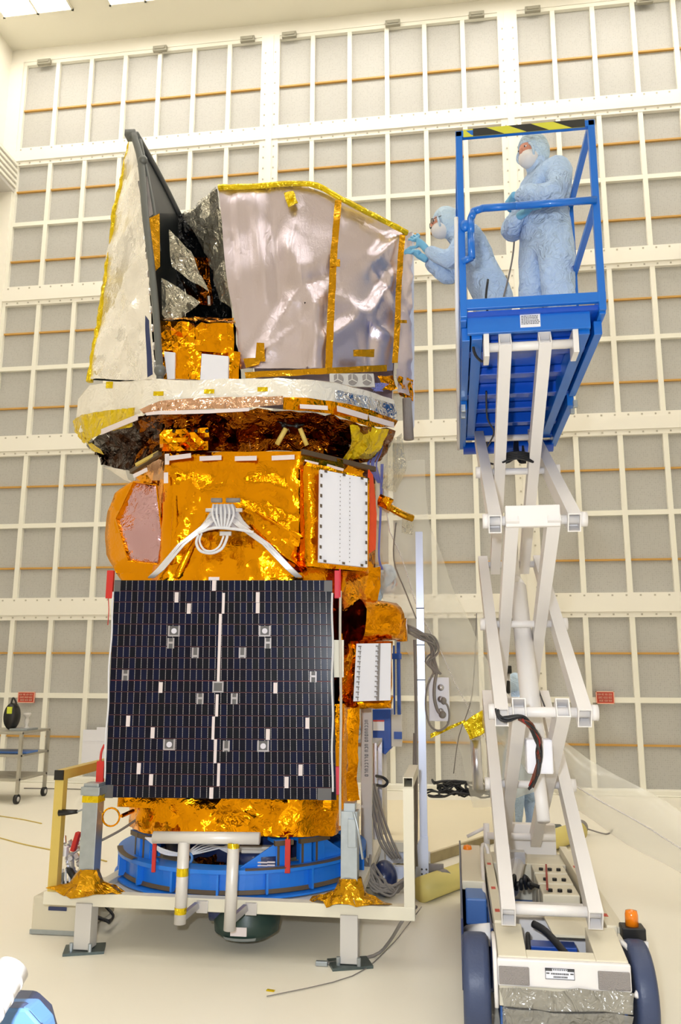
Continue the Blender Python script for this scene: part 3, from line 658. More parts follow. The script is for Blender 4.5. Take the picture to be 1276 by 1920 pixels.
# dark underside, funnel shaped
ub = [(188, 848, .05), (192, 872, .1), (215, 878, .0), (250, 884, -.30), (300, 862, -.60), (380, 852, -.68), (470, 850, -.68), (545, 850, -.66), (600, 856, -.50), (650, 872, -.40), (700, 868, -.10), (722, 850, .05)]
ut = [(141, 806, .1), (160, 828, -.12), (200, 808, -.42), (262, 778, -.82), (300, 774, -.90), (370, 770, -.91), (450, 768, -.91), (530, 764, -.88), (575, 770, -.85), (622, 776, -.73), (690, 800, -.51), (738, 802, -.21)]
TP_, BP_ = [SP(*p) for p in ut], [SP(*p) for p in ub]; MP_ = [(a_*.5+c_2*.5)+SN*.16+ZZ*.02 for a_, c_2 in zip(TP_, BP_)]
for nm, mat, i0, i1, sd in (('underside_brown_foil', 'brown', 0, 4, 51), ('underside_foil', 'amber', 3, 11, 52)):  # left part in dark brown foil, the rest in amber
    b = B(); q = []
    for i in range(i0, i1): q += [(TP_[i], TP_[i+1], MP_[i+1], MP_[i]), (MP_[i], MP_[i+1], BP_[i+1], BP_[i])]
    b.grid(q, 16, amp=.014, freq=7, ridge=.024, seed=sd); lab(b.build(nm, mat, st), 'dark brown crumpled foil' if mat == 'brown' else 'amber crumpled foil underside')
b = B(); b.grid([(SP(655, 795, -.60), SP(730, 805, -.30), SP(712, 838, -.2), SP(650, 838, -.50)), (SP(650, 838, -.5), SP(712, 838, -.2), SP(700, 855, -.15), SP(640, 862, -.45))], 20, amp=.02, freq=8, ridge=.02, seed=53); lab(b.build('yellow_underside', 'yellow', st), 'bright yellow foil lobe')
b = B(); b.grid([(SP(302, 808, -.74), SP(392, 803, -.76), SP(392, 845, -.74), SP(298, 847, -.72))], 30, amp=.004, freq=14, ridge=.03, seed=54); lab(b.build('pleated_foil', 'gold2', st), 'pleated gold foil')
b = B()
for x in (326, 355, 367, 388): b.ball(SP(x, 808, -.78), .014, n=8)
pieces(b, 'rivet', 'black_foil', st, smooth=True)
b = B(); b.cyl(SP(536, 803, -.80), SP(519, 833, -.76), .018, n=10); b.cyl(SP(562, 803, -.80), SP(575, 835, -.76), .016, n=10); pieces(b, 'strut', 'ochre', st, 'pale yellow mounting strut', smooth=True)
b = B(); b.ball(SP(532, 797, -.80), .022, n=8); b.ball(SP(556, 798, -.80), .022, n=8); b.tube([SP(520, 790, -.8), SP(545, 798, -.82), SP(570, 796, -.8)], .008); b.build('strut_joint', 'black_foil', st, smooth=True)
b = B(); b.beam(SP(255, 872, -.62), SP(298, 848, -.70), .02, .022, ZZ); b.build('bench_bar', 'ochre', st)
lab(strip([(190, 875, .0, 235, 880, -.2), (205, 880, .0, 240, 898, -.2), (232, 900, -.1, 250, 905, -.25)], 'hanging_wrap', 'white_blanket', solid=0), 'loose white wrap under the left corner')
b = B(); b.grid([(SP(246, 884, -.45), SP(262, 872, -.5), SP(285, 905, -.62), SP(270, 912, -.55))], 30, amp=.006); b.build('foil_tab', 'gold2', st)
# ---------------- silver telescope shroud
D1 = -.50
ed = [(410, 350), (415, 450), (430, 560), (452, 690)]
mid = [(560, 344), (565, 460), (570, 570), (575, 697)]
sm = [(633, 373), (628, 470), (622, 580), (616, 697)]
en = [(757, 435), (750, 520), (745, 620), (738, 697)]
q = []
for i in range(3):
    q.append((SP(*ed[i], D1), SP(*mid[i], D1), SP(*mid[i+1], D1), SP(*ed[i+1], D1)))
    q.append((SP(*mid[i], D1), SP(*sm[i], D1+.03), SP(*sm[i+1], D1+.03), SP(*mid[i+1], D1)))
    q.append((SP(*sm[i], D1+.03), SP(*en[i], D1+.33), SP(*en[i+1], D1+.33), SP(*sm[i+1], D1+.03)))
b = B(); b.grid(q, 34, amp=.034, freq=1.9, ridge=.004, seed=62)
def crease(bb_, segs, o_=None):
    for i, p in enumerate(bb_.v):
        x, y = PX(p); h = 0
        for x0_, y0_, x1_, y1_, am, wd in segs:
            dx, dy = x1_-x0_, y1_-y0_; L2 = dx*dx+dy*dy; t_ = max(0, min(1, ((x-x0_)*dx+(y-y0_)*dy)/L2)); ds = math.hypot(x-x0_-t_*dx, y-y0_-t_*dy)
            if ds < wd: h += am*(1-ds/wd)**1.4*(.35+.65*math.sin(math.pi*min(1, max(0, t_*.8+.15))))
        bb_.v[i] = p-SN*h
crease(b, [(440, 380, 455, 620, .03, 22), (478, 372, 500, 560, .04, 26), (512, 420, 530, 640, -.03, 24), (545, 470, 590, 575, .05, 34), (590, 575, 592, 690, .06, 30), (562, 545, 500, 640, .04, 30), (545, 470, 560, 400, .03, 30), (560, 540, 640, 500, -.035, 30), (610, 640, 690, 590, .045, 26), (640, 560, 690, 600, .04, 26), (690, 600, 690, 690, -.05, 24), (750, 445, 690, 505, .05, 28), (700, 500, 740, 560, -.05, 26), (735, 520, 690, 610, .05, 24), (650, 390, 745, 440, -.03, 30), (700, 610, 742, 640, .04, 20), (470, 690, 560, 610, .035, 30), (430, 360, 447, 560, -.03, 16)])
sh = b.build('telescope_shroud', 'satin', st, smooth=True); lab(sh, 'silver satin foil shroud of the telescope')
b = B(); bkz = .55
bk = [SP(*ed[0], D1)+SN*.9, SP(*mid[0], D1)+SN*.95, SP(*en[0], D1+.33)+SN*.75]; bkb = [SP(*ed[3], D1)+SN*.9, SP(*mid[3], D1)+SN*.95, SP(*en[3], D1+.33)+SN*.75]
b.grid([(bk[0], bk[1], bkb[1], bkb[0]), (bk[1], bk[2], bkb[2], bkb[1]), (bk[2], SP(*en[0], D1+.33), SP(*en[3], D1+.33), bkb[2]), (SP(*ed[0], D1), SP(*mid[0], D1), bk[1], bk[0]), (SP(*mid[0], D1), SP(*en[0], D1+.33), bk[2], bk[1])], 6, amp=.01)
b.build('shroud_back', 'satin', sh, smooth=True)
def tapeline(pts, w_, name, mat='tape', parent=st, l_=None):
    b = B(); P = [SP(*p) for p in pts]
    for i in range(len(P)-1): b.grid([(P[i]-SX*w_/2-ZZ*0, P[i]+SX*w_/2, P[i+1]+SX*w_/2, P[i+1]-SX*w_/2)], 24, amp=.004, freq=12)
    o = b.build(name, mat, parent, solid=.006)
    if l_: lab(o, l_)
b = B(); T_ = [SP(409, 352, D1-.02), SP(480, 349, D1-.03), SP(580, 345, D1-.03), SP(640, 373, D1), SP(700, 404, D1+.15), SP(763, 437, D1+.30)]
b.tube(T_, .022, 8, smooth=5); b2 = [noise.noise_vector(p*20)*.006+p for p in b.v]; b.v = b2
lab(b.build('rim_tape', 'yellow', sh), 'yellow tape along the top rim')
tapeline([(634, 375, D1-.035), (626, 470, D1-.05), (620, 580, D1-.05), (616, 697, D1-.03)], .052, 'seam_tape', parent=sh, l_='amber tape seam down the shroud')
tapeline([(754, 440, D1+.26), (748, 520, D1+.25), (744, 620, D1+.25), (740, 680, D1+.25)], .045, 'edge_tape', parent=sh, l_='amber tape at the right edge')
b = B(); b.grid([(SP(458, 698, D1-.04), SP(612, 690, D1-.05), SP(612, 701, D1-.05), SP(460, 709, D1-.04)), (SP(612, 690, D1-.05), SP(725, 684, D1+.18), SP(725, 696, D1+.18), SP(612, 701, D1-.05))], 26, amp=.004, freq=10)
b.grid([(SP(480, 643, D1-.05), SP(495, 643, D1-.05), SP(497, 678, D1-.05), SP(478, 678, D1-.05)), (SP(455, 672, D1-.05), SP(492, 670, D1-.05), SP(485, 684, D1-.05), SP(460, 690, D1-.05)), (SP(662, 656, D1+.0), SP(702, 655, D1+.08), SP(702, 669, D1+.08), SP(662, 668, D1)), (SP(745, 600, D1+.24), SP(762, 600, D1+.3), SP(762, 606, D1+.3), SP(745, 606, D1+.24)), (SP(620, 486, D1-.06), SP(637, 486, D1-.05), SP(637, 499, D1-.05), SP(620, 499, D1-.06))], 26, amp=.006, freq=10)
pieces(b, 'patch_tape', 'tape', sh, 'amber tape patch', solid=.005)
b = B(); b.grid([(SP(532, 362, D1-.06), SP(548, 357, D1-.06), SP(558, 380, D1-.06), SP(541, 388, D1-.06))], 40, amp=.014, freq=14, seed=3); b.box(SP(545, 369, D1-.07), (.02, .02, .045), (SX, SN, ZZ)); lab(b.build('rim_bow', 'yellow', sh, solid=.01), 'small yellow tape knot near the rim')
# right side: narrow silver folds and the bluish plastic edge
b = B(); b.grid([(SP(752, 440, D1+.34), SP(771, 436, D1+.50), SP(770, 560, D1+.5), SP(748, 560, D1+.34)), (SP(748, 560, D1+.34), SP(770, 560, D1+.5), SP(770, 690, D1+.5), SP(745, 690, D1+.34)), (SP(740, 690, D1+.3), SP(770, 690, D1+.5), SP(772, 745, D1+.5), SP(745, 735, D1+.3))], 26, amp=.012, freq=8, ridge=.012, seed=71)
b.build('side_fold', 'satin', sh, smooth=True)
b = B(); b.grid([(SP(767, 438, D1+.52), SP(775, 440, D1+.52), SP(776, 640, D1+.52), SP(768, 640, D1+.52)), (SP(768, 640, D1+.52), SP(776, 640, D1+.52), SP(776, 800, D1+.52), SP(768, 826, D1+.52))], 14, amp=.004)
lab(b.build('plastic_edge', 'extr', st, solid=.02), 'bluish white plastic strip on the right edge')
b = B(); b.cyl(SP(762, 748, D1+.40), SP(766, 824, D1+.40), .035, .04, n=16); lab(b.build('sleeve', 'grille', st, smooth=True), 'grey sleeve hanging at the right')
b = B(); b.grid([(SP(708, 706, -.25), SP(736, 706, -.20), SP(742, 730, -.2), SP(712, 732, -.25)), (SP(740, 705, -.2), SP(772, 712, .0), SP(772, 750, .0), SP(748, 745, -.15))], 40, amp=.02, freq=12, ridge=.014, seed=73); lab(b.build('foil_knot', 'gold2', st), 'orange foil knot at the right of the grilles')
# fan grille plate
b = B(); A_, C_ = SP(617, 700, -.62), SP(703, 725, -.50); gw = (C_-A_).dot(SX)
gx = (SP(703, 712, -.50)-SP(617, 712, -.62)).normalized(); gy = ZZ.cross(gx)
pl_ = [SP(617, 700, -.62), SP(700, 700, -.50), SP(703, 725, -.50), SP(618, 724, -.62)]
gp = B().prism(pl_, SN*.02).build('grille_plate', 'palepaint', st, bevel=.004); lab(gp, 'pale plate with three round grilles')
for u in (.18, .5, .82):
    c_ = bil(pl_, u, .5)-SN*.004; gr = B(); gr.cyl(c_+SN*.002, c_-SN*.006, .042, n=20); g2 = gr.build('round_grille', 'grille', gp)
    b = B()
    for a_ in (90, 210, 330): b.beam(c_-SN*.008, c_-SN*.008+SX*math.cos(R(a_))*.042+ZZ*math.sin(R(a_))*.042, .006, .004, SN)
    b.build('spoke', 'palepaint', g2)
# ---------------- left wing (sun shade door)
N_ = [(253, 255), (262, 330), (270, 400), (276, 470), (282, 540), (287, 620), (293, 714)]
L_ = [(243, 262), (230, 330), (216, 400), (204, 470), (194, 540), (181, 620), (165, 712)]
q = [(SP(*L_[i], .05), SP(*N_[i], -.62), SP(*N_[i+1], -.62), SP(*L_[i+1], .05)) for i in range(6)]
b = B(); b.grid(q, 26, amp=.02, freq=3.2, ridge=.008, seed=81)
crease(b, [(262, 400, 215, 470, .035, 22), (270, 470, 225, 530, .04, 22), (235, 545, 260, 600, .04, 18), (275, 560, 190, 640, .03, 24), (255, 330, 228, 380, .03, 16), (240, 620, 265, 700, .035, 20), (200, 560, 185, 620, -.03, 16), (250, 440, 262, 520, -.03, 16)])
wg = b.build('shade_wing', 'silver', st, smooth=True); lab(wg, 'tall crinkled silver wing on the left')
b = B(); q = [(SP(*N_[0], -.62), SP(266, 258, -.45), SP(335, 400, .15), SP(*N_[2], -.62)), (SP(*N_[2], -.62), SP(335, 400, .15), SP(330, 560, .15), SP(*N_[4], -.62)), (SP(*N_[4], -.62), SP(330, 560, .15), SP(325, 712, .15), SP(*N_[6], -.62)),
     (SP(*L_[0], .05), SP(*L_[6], .05), SP(325, 712, .15)+SN*.1, SP(335, 400, .15)+SN*.1), (SP(*N_[0], -.62), SP(*L_[0], .05), SP(335, 400, .25), SP(266, 258, -.45))]
b.grid(q, 8, amp=.004); lab(b.build('wing_inner_face', 'black_panel', wg), 'black inner face of the wing')
b = B(); b.tube([SP(*L_[i], .03)+noise.noise_vector(V((i*3, 1, 2)))*.02 for i in range(7)], .024, 8, smooth=8); b.v = [p+noise.noise_vector(p*16)*.016 for p in b.v]
lab(b.build('wing_edge_tape', 'yellow', wg), 'yellow tape along the outer edge')
b = B(); b.tube([SP(250, 252, -.66), SP(264, 305, -.68), SP(272, 400, -.69), SP(284, 500, -.69), SP(294, 610, -.69), SP(300, 712, -.68)], .026, 10); b.tube([SP(262, 262, -.62), SP(276, 330, -.60), SP(289, 400, -.58), SP(298, 470, -.56)], .016, 8)
b.box(SP(246, 254, -.64), (.08, .08, .05), (SX, SN, ZZ)); b.ball(SP(268, 300, -.69), .035, n=8); b.ball(SP(300, 695, -.70), .045, n=8); b.tube([SP(255, 250, -.6), SP(300, 330, -.2), SP(336, 402, .13)], .022, 8)
lab(b.build('wing_frame', 'grey_frame', wg, smooth=True), 'dark grey frame tube')
b = B(); b.grid([(SP(272, 413, -.67), SP(299, 400, -.60), SP(300, 500, -.60), SP(284, 516, -.67))], 14, amp=.003); lab(b.build('amber_window', 'tape', wg), 'amber foil patch on the black face')
b = B(); b.grid([(SP(258, 340, -.67), SP(276, 330, -.66), SP(287, 402, -.64), SP(272, 412, -.67))], 10, amp=.003); b.build('grey_patch', 'grille', wg)
b = B()
for i in range(13):
    y = 275+i*34; x = 254+(y-255)*.082; b.ball(SP(x+2, y, -.64), (.014, .02, .03), n=6)
b.build('edge_scallop', 'silver', wg)
b = B(); b.grid([(SP(271, 590, -.66), SP(279, 600, -.67), SP(286, 700, -.68), SP(276, 706, -.67))], 24, amp=.012); b.build('blue_sheen_foil', 'navy', wg)
# ---------------- dark cavity between wing and telescope
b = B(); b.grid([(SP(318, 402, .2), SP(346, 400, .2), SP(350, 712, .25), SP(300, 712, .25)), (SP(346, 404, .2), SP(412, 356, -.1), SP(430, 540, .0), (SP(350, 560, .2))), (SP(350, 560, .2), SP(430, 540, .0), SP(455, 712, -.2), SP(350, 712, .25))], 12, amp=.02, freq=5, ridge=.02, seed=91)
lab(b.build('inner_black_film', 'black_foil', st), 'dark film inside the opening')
b = B(); b.grid([(SP(345, 402, -.1), SP(409, 352, -.45), SP(428, 470, -.42), SP(392, 480, -.2)), (SP(392, 480, -.2), SP(428, 470, -.42), SP(445, 585, -.42), SP(415, 565, -.3))], 18, amp=.02, freq=6, ridge=.02, seed=92)
lab(b.build('side_clear_film', 'clearfilm', st), 'grey translucent crinkled film')
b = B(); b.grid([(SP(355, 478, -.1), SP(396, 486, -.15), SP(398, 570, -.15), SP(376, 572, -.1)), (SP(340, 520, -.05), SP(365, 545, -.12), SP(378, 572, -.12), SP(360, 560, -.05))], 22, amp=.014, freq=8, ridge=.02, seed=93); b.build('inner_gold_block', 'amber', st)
b = B(); b.grid([(SP(317, 432, -.4), SP(357, 472, -.4), SP(392, 549, -.4), SP(323, 503, -.4))], 18, amp=.014, freq=7, ridge=.016, seed=94); b.grid([(SP(303, 525, -.42), SP(345, 548, -.4), SP(376, 568, -.4), SP(338, 600, -.42)), (SP(303, 525, -.42), SP(338, 600, -.42), SP(312, 602, -.42), SP(303, 590, -.42))], 18, amp=.014, freq=7, ridge=.014, seed=95)
pieces(b, 'loose_clear_film', 'clearfilm', st, 'loose clear film flap')
b = B(); b.ball(SP(357, 430, .05), .075, n=8); b.v = [p+noise.noise_vector(p*18)*.03 for p in b.v]; b.build('crumpled_knob', 'black_foil', st)
b = B(); b.cyl(SP(391, 556, -.35), SP(392, 572, -.35), .012); b.build('valve', 'alu', st)
b = B(); b.grid([(SP(300, 602, -.55), SP(365, 607, -.57), SP(365, 660, -.60), SP(302, 660, -.58)), (SP(365, 607, -.57), SP(437, 609, -.55), SP(438, 664, -.58), SP(365, 660, -.60)), (SP(300, 602, -.55), SP(437, 609, -.55), SP(437, 600, -.1), SP(300, 595, -.1)), (SP(437, 609, -.55), SP(438, 664, -.58), SP(438, 664, -.1), SP(437, 600, -.1))], 22, amp=.012, freq=8, ridge=.018, seed=96); lab(b.build('foil_hood', 'gold2', st), 'crumpled gold foil hood')
b = B(); b.grid([(SP(325, 658, -.60), SP(378, 660, -.62), SP(376, 712, -.62), SP(327, 712, -.60)), (SP(428, 660, -.58), SP(449, 662, -.55), SP(447, 712, -.55), SP(426, 712, -.58)), (SP(302, 655, -.5), SP(449, 660, -.5), SP(447, 714, -.5), SP(302, 714, -.5))], 26, amp=.006, freq=10, ridge=.01, seed=97); lab(b.build('foil_box', 'gold2', st), 'gold foil box')
b = B(); b.prism([SP(307, 659, -.63), SP(328, 661, -.63), SP(327, 714, -.63), SP(314, 714, -.63)], SN*.04); b.prism([SP(378, 663, -.64), SP(428, 668, -.63), SP(427, 714, -.63), SP(375, 714, -.64)], SN*.04); pieces(b, 'white_plate', 'white', st, 'smooth white plate')
# wires on the right
b = B(); rr = random.Random(9)
for k in range(12): 
    o_ = rr.uniform(-9, 9); b.tube([SP(714+o_*.5, 826+abs(o_), -.05), SP(706+o_, 850, -.12), SP(698+o_, 872, -.2), SP(712+o_*.4, 905, -.1)], .006, 6)
for k in range(3): b.tube([SP(714+k*2, 870, -.08), SP(712+k*1.5, 950, -.08), SP(709+k, 1040, -.1), SP(714+k*2, 1068, -.05)], .004, 6)
for k in range(8): b.tube([SP(698+rr.uniform(-4, 30), 726+rr.uniform(-8, 8), -.3) for _ in range(5)], .004, 6)
lab(b.build('wire_bundle', 'bluecable', st), 'violet blue wire bundle')
frame_box([(712, 925, -.1), (738, 935, -.1), (730, 958, -.1), (708, 945, -.1)], .1, 'foil_tube_end', 'gold2', n=30, amp=.008)
b = B(); b.tube([SP(728, 950, -.05), SP(755, 965, -.05), SP(773, 972, -.02)], .028, 10); lab(b.build('amber_tube', 'tape', st), 'amber tube end pointing right')
b = B(); b.grid([(SP(752, 970, -.05), SP(775, 974, -.02), SP(772, 1004, -.02), SP(752, 1000, -.05))], 20, amp=.012); b.build('tube_film', 'clearfilm', st)
b = B(); b.grid([(SP(726, 830, -.1), SP(752, 810, .1), (SP(760, 880, .1)), SP(722, 880, -.1)), (SP(722, 880, -.1), SP(760, 880, .1), SP(740, 925, .1), SP(716, 915, -.1))], 18, amp=.02, freq=5, ridge=.01, seed=98); lab(b.build('hanging_film', 'clearfilm', st), 'pale clear film hanging at the right')
# low hanging tags
b = B(); b.cyl(SP(539, 1566, -.78), SP(539, 1583, -.78), .008); b.build('tag_link', 'gold2', st)
A_ = SP(539, 1605, -.78); b = B(); b.box(A_, (.034, .02, .20), (SX, SN, ZZ)); lab(b.build('red_tag', 'red', st, bevel=.003), 'red hanging tag at the right of the pipe guard')
A_ = SP(289, 1602, -.78); b = B(); b.box(A_, (.024, .02, .21), (SX, SN, ZZ)); lab(b.build('red_tag', 'red', st, bevel=.003), 'red hanging tag at the left of the pipe guard')
b = B(); b.tube([SP(250, 1520, -.7), SP(228, 1530, -.8)], .012, 6, smooth=1); n_ = 16; c_ = SP(208, 1532, -.82)
b.tube([c_+SX*math.cos(2*math.pi*i/n_)*.055+ZZ*math.sin(2*math.pi*i/n_)*.055 for i in range(n_)], .006, 6, smooth=1, closed=True); lab(b.build('copper_ring', 'gold2', st), 'copper wire ring on the left')
# lower structure seen between skirt and ring
RZ0, RZ1 = .31, .48
RC = V((-1.535, 6.02, 0)); RR = .895
b = B(); b.lathe([(.36, RZ1-.08), (.56, RZ1-.02), (.58, zs0+.06), (.50, zs0+.12)], SO, 32); lab(b.build('adapter_cone', 'navy', st, smooth=True), 'dark blue adapter under the gold skirt')
b = B(); b.box(SP(497, 1600, -.62), (.30, .06, .05), (SX, SN, ZZ)); b.box(SP(494, 1592, -.60), (.33, .06, .04), (SX, SN, ZZ)); lab(b.build('ribbed_strip', 'palepaint', st), 'white ribbed strip')
b = B(); c_ = SP(492, 1612, -.60); b.lathe([(.001, -.06), (.12, -.055), (.165, -.02), (.165, .05), (.001, .05)], c_, 24); mo = b.build('dark_drum', 'navy', st, smooth=True)
b = B(); 
for k in range(3): b.box(c_+V((.02+.0*k, -.168, .02-k*.018)), (.10, .004, .008), (SX, SN, ZZ)); b.box(c_+V((.09, -.15, .02-k*.018)), (.05, .004, .010), (SX, SN, ZZ))
lab(b.build('label', 'whitetape', mo), 'small pale printed label')
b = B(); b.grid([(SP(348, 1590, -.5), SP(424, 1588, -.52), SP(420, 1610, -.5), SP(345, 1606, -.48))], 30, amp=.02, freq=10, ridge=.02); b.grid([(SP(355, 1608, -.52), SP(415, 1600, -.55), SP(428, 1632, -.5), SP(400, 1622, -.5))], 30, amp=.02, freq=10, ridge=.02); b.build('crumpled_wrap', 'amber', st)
b = B()
for k in range(5): b.tube([SP(272+k*3, 1570, -.72), SP(300, 1590+k*2, -.7), SP(345, 1600+k, -.66), SP(380+k*6, 1580+k*3, -.62), SP(430, 1600-k*4, -.6)], .005, 6)
b.build('loose_wire', 'whitecable', st)

# ------------------------------------------------------------------ blue turnover ring
rg = thing('support_ring', 'large blue steel ring with upright brackets carrying the satellite', 'ring', (RC.x, RC.y, RZ0))
b = B(); b.lathe([(RR-.10, RZ0), (RR, RZ0), (RR, RZ0+.012), (RR-.055, RZ0+.014), (RR-.055, RZ1-.03), (RR-.015, RZ1-.025), (RR-.015, RZ1), (RR-.16, RZ1), (RR-.16, RZ1-.03), (RR-.07, RZ1-.03), (RR-.07, RZ0+.014), (RR-.10, RZ0+.012), (RR-.10, RZ0)], RC, 96)
lab(b.build('ring_body', 'ringblue', rg, smooth=False), 'blue ring with flanges')
b = B(); b.lathe([(RR-.05, RZ0+.016), (RR-.04, RZ0+.022), (RR-.052, RZ0+.045)], RC, 96); b.lathe([(RR-.012, RZ1-.004), (RR-.01, RZ1+.004), (RR-.05, RZ1+.004)], RC, 96, a0=R(-75), a1=R(-20)); b.lathe([(RR-.012, RZ1-.004), (RR-.01, RZ1+.004), (RR-.05, RZ1+.004)], RC, 96, a0=R(-160), a1=R(-130)); lab(b.build('edge_tape_band', 'greytape', rg), 'brown edge tape')
def onring(a, r_, z): return V((RC.x+math.cos(R(a))*r_, RC.y+math.sin(R(a))*r_, z))
for a_ in range(0, 360, 20):
    aa = a_-86; b = B(); p = onring(aa, RR-.035, (RZ0+RZ1)/2); ra = V((math.cos(R(aa)), math.sin(R(aa)), 0)); ta = V((-ra.y, ra.x, 0)); b.box(p, (.014, .05, RZ1-RZ0-.05), (ta, ra, ZZ)); b.build('web_rib', 'ringblue', rg)
for a_, gs in ((-137, 1), (-128, 0), (-58, -1), (-46, 0), (-38, 1), (40, 1), (140, -1)):
    ra = V((math.cos(R(a_)), math.sin(R(a_)), 0)); ta = V((-ra.y, ra.x, 0)); p = onring(a_, RR-.10, 0); zt_ = zs0-.035
    b = B(); b.box(p+ZZ*(RZ1+zt_)/2, (.085, .022, zt_-RZ1), (ta, ra, ZZ)); b.box(p+ZZ*(zt_+.011)-ra*.04, (.12, .15, .022), (ta, ra, ZZ)); b.box(p+ZZ*(RZ1+zt_)/2-ra*.05, (.014, .09, zt_-RZ1), (ta, ra, ZZ))
    if gs: b.prism([p+ta*gs*.04+ZZ*zt_, p+ta*gs*.04+ZZ*RZ1, p+ta*gs*.27+ZZ*RZ1-ra*.02], -ra*.014)
    g = b.build('bracket', 'ringblue', rg, bevel=.002); lab(g, 'blue gusseted upright bracket')
    b = B(); b.box(p+ZZ*(RZ1+zt_)/2+ra*.0125-ta*.03, (.016, .004, zt_-RZ1), (ta, ra, ZZ)); b.box(p+ZZ*(zt_+.005)+ra*.025, (.124, .03, .03), (ta, ra, ZZ)); b.build('edge_strip', 'greytape', g)
c_ = onring(-100, RR-.05, RZ1+.055); b = B(); n_ = 14
b.tube([c_+V((math.cos(2*math.pi*i/n_)*.028, 0, math.sin(2*math.pi*i/n_)*.03)) for i in range(n_)], .009, 8, smooth=1, closed=True); b.cyl(c_-ZZ*.03, c_-ZZ*.06, .012); b.build('eye_bolt', 'ringtop', rg, smooth=True)
b = B(); b.lathe([(.001, RZ0+.0), (.5, RZ0+.0), (.6, RZ0+.05), (RR-.12, RZ0+.05), (RR-.12, RZ0+.02), (.001, RZ0-.01)], RC, 48); b.build('inner_floor', 'cream', rg)

# ------------------------------------------------------------------ wheel-less support stand
YF = 5.10; BW = .075
bz0, bz1 = .262, .337
sd = thing('support_stand', 'cream square tube support stand under the blue ring, on steel feet', 'stand', (-1.4, 6.0, 0))
xl_, xr_ = -2.56, -.262
b = B(); b.bb((xl_, YF-BW/2, bz0), (xr_, YF+BW/2, bz1)); 
for x in (-2.3, -.66): b.bb((x-BW/2, YF+BW/2, bz0), (x+BW/2, 6.95, bz1-.001))
b.bb((xl_, 6.9, bz0), (xr_, 6.975, bz1-.002)); b.bb((-2.3, 5.7, bz0), (-.66, 5.76, bz1-.03)); b.bb((-2.3, 6.25, bz0), (-.66, 6.31, bz1-.03))
B().bb((-2.33, YF+BW/2, .285), (-.62, 6.9, .30)).build('deck_plate', 'palepaint', sd)
lab(b.build('base_frame', 'cream', sd, bevel=.004), 'cream square tube base frame')
for x, y in ((-2.285, YF), (-.648, YF), (-2.285, 6.93), (-.648, 6.93)):
    l = B().bb((x-.052, y-.052, .02), (x+.052, y+.052, bz0+.02)).build('leg', 'palepaint', sd, bevel=.003)
    a45 = (V((.94, .34, 0)), V((-.34, .94, 0)), ZZ); B().box((x, y, .008), (.24, .17, .016), a45).build('foot_plate', 'steeldark', l)
    b = B(); 
    for s__ in (-1, 1): b.cyl((x+s__*.06, y-.06, .016), (x+s__*.06, y-.06, .06), .012, n=8)
    pieces(b, 'foot_bolt', 'steel', l)
    if y == YF:
        ht = .93 if x < -1 else .86
        p = B().bb((x-.05, y-.05, bz1), (x+.05, y+.05, ht)).build('jack_post', 'steel', sd, bevel=.003); lab(p, 'galvanised jack post')
        b = B()
        if x < -1: b.box((x, y, ht+.01), (.125, .125, .05)); b.box((x, y, ht+.045), (.10, .10, .02))
        else: b.box((x, y, ht+.02), (.07, .07, .05)); b.box((x+.02, y-.06, ht-.12), (.05, .02, .16)); b.tube([(x+.03, y-.07, ht), (x+.06, y-.09, ht-.1), (x+.085, y-.08, ht-.26)], .008)
        b.build('post_cap', 'steel', p, bevel=.003)
        if x < -1: B().bb((x-.053, y-.053, ht-.06), (x+.053, y+.053, ht-.02)).build('tape_band', 'yellow', p)
        b = B(); q = []; rr = random.Random(int(x*10)); n_ = 14; z0 = bz1
        ri = [(x+math.cos(2*math.pi*i/n_)*.062, y+math.sin(2*math.pi*i/n_)*.062, z0+.14) for i in range(n_)]; rm = [(x+math.cos(2*math.pi*i/n_)*.10, y+math.sin(2*math.pi*i/n_)*.09, z0+.06) for i in range(n_)]
        ro = [(x+math.cos(2*math.pi*i/n_)*(.16+rr.uniform(0, .12)), y+math.sin(2*math.pi*i/n_)*(.09+rr.uniform(0, .05)), z0+.01+rr.uniform(-.03, .015)) for i in range(n_)]
        for i in range(n_): j = (i+1) % n_; q += [(ri[i], ri[j], rm[j], rm[i]), (rm[i], rm[j], ro[j], ro[i])]
        b.grid(q, 30, amp=.014, freq=14, ridge=.008, seed=int(x*10)); lab(b.build('tape_wrap', 'tape', p, solid=.003), 'crumpled amber tape wrapped round the post foot')
# side guard frames
PT = 1.0
g = B(); g.hollow((xl_+.05, YF, bz1-.04), (xl_+.05, YF, PT), .058, .058, .005, (0, 1, 0)); g.hollow((xl_+.05, YF-.03, PT+.03), (xl_+.05, 6.9, PT+.03), .058, .058, .005); g.hollow((xl_+.05, 6.86, bz1), (xl_+.05, 6.86, PT), .058, .058, .005, (0, 1, 0))
lab(g.build('guard_rail', 'ochre', sd), 'gold taped guard rail on the left')
B().box((xl_+.05, YF-.036, PT+.03), (.06, .012, .06)).build('rail_plug', 'black', sd)
g = B(); g.hollow((xr_-.032, YF, bz1), (xr_-.032, YF, PT+.0), .062, .062, .005, (0, 1, 0)); g.hollow((xr_-.032, YF-.03, PT+.031), (xr_-.032, 5.75, PT+.031), .06, .06, .005)
lab(g.build('guard_rail', 'cream', sd), 'cream guard rail on the right')
g = B(); p = V((xl_+.06, YF-.02, .80)); g.cyl(p, p+V((.12, 0, .01)), .022, .012, n=10); g.build('handle', 'black', sd, smooth=True)
g = B(); g.tube([p+V((.12, 0, .01)), p+V((.2, 0, .04)), p+V((.24, 0, .05))], .006); g.build('handle_rod', 'steel', sd)
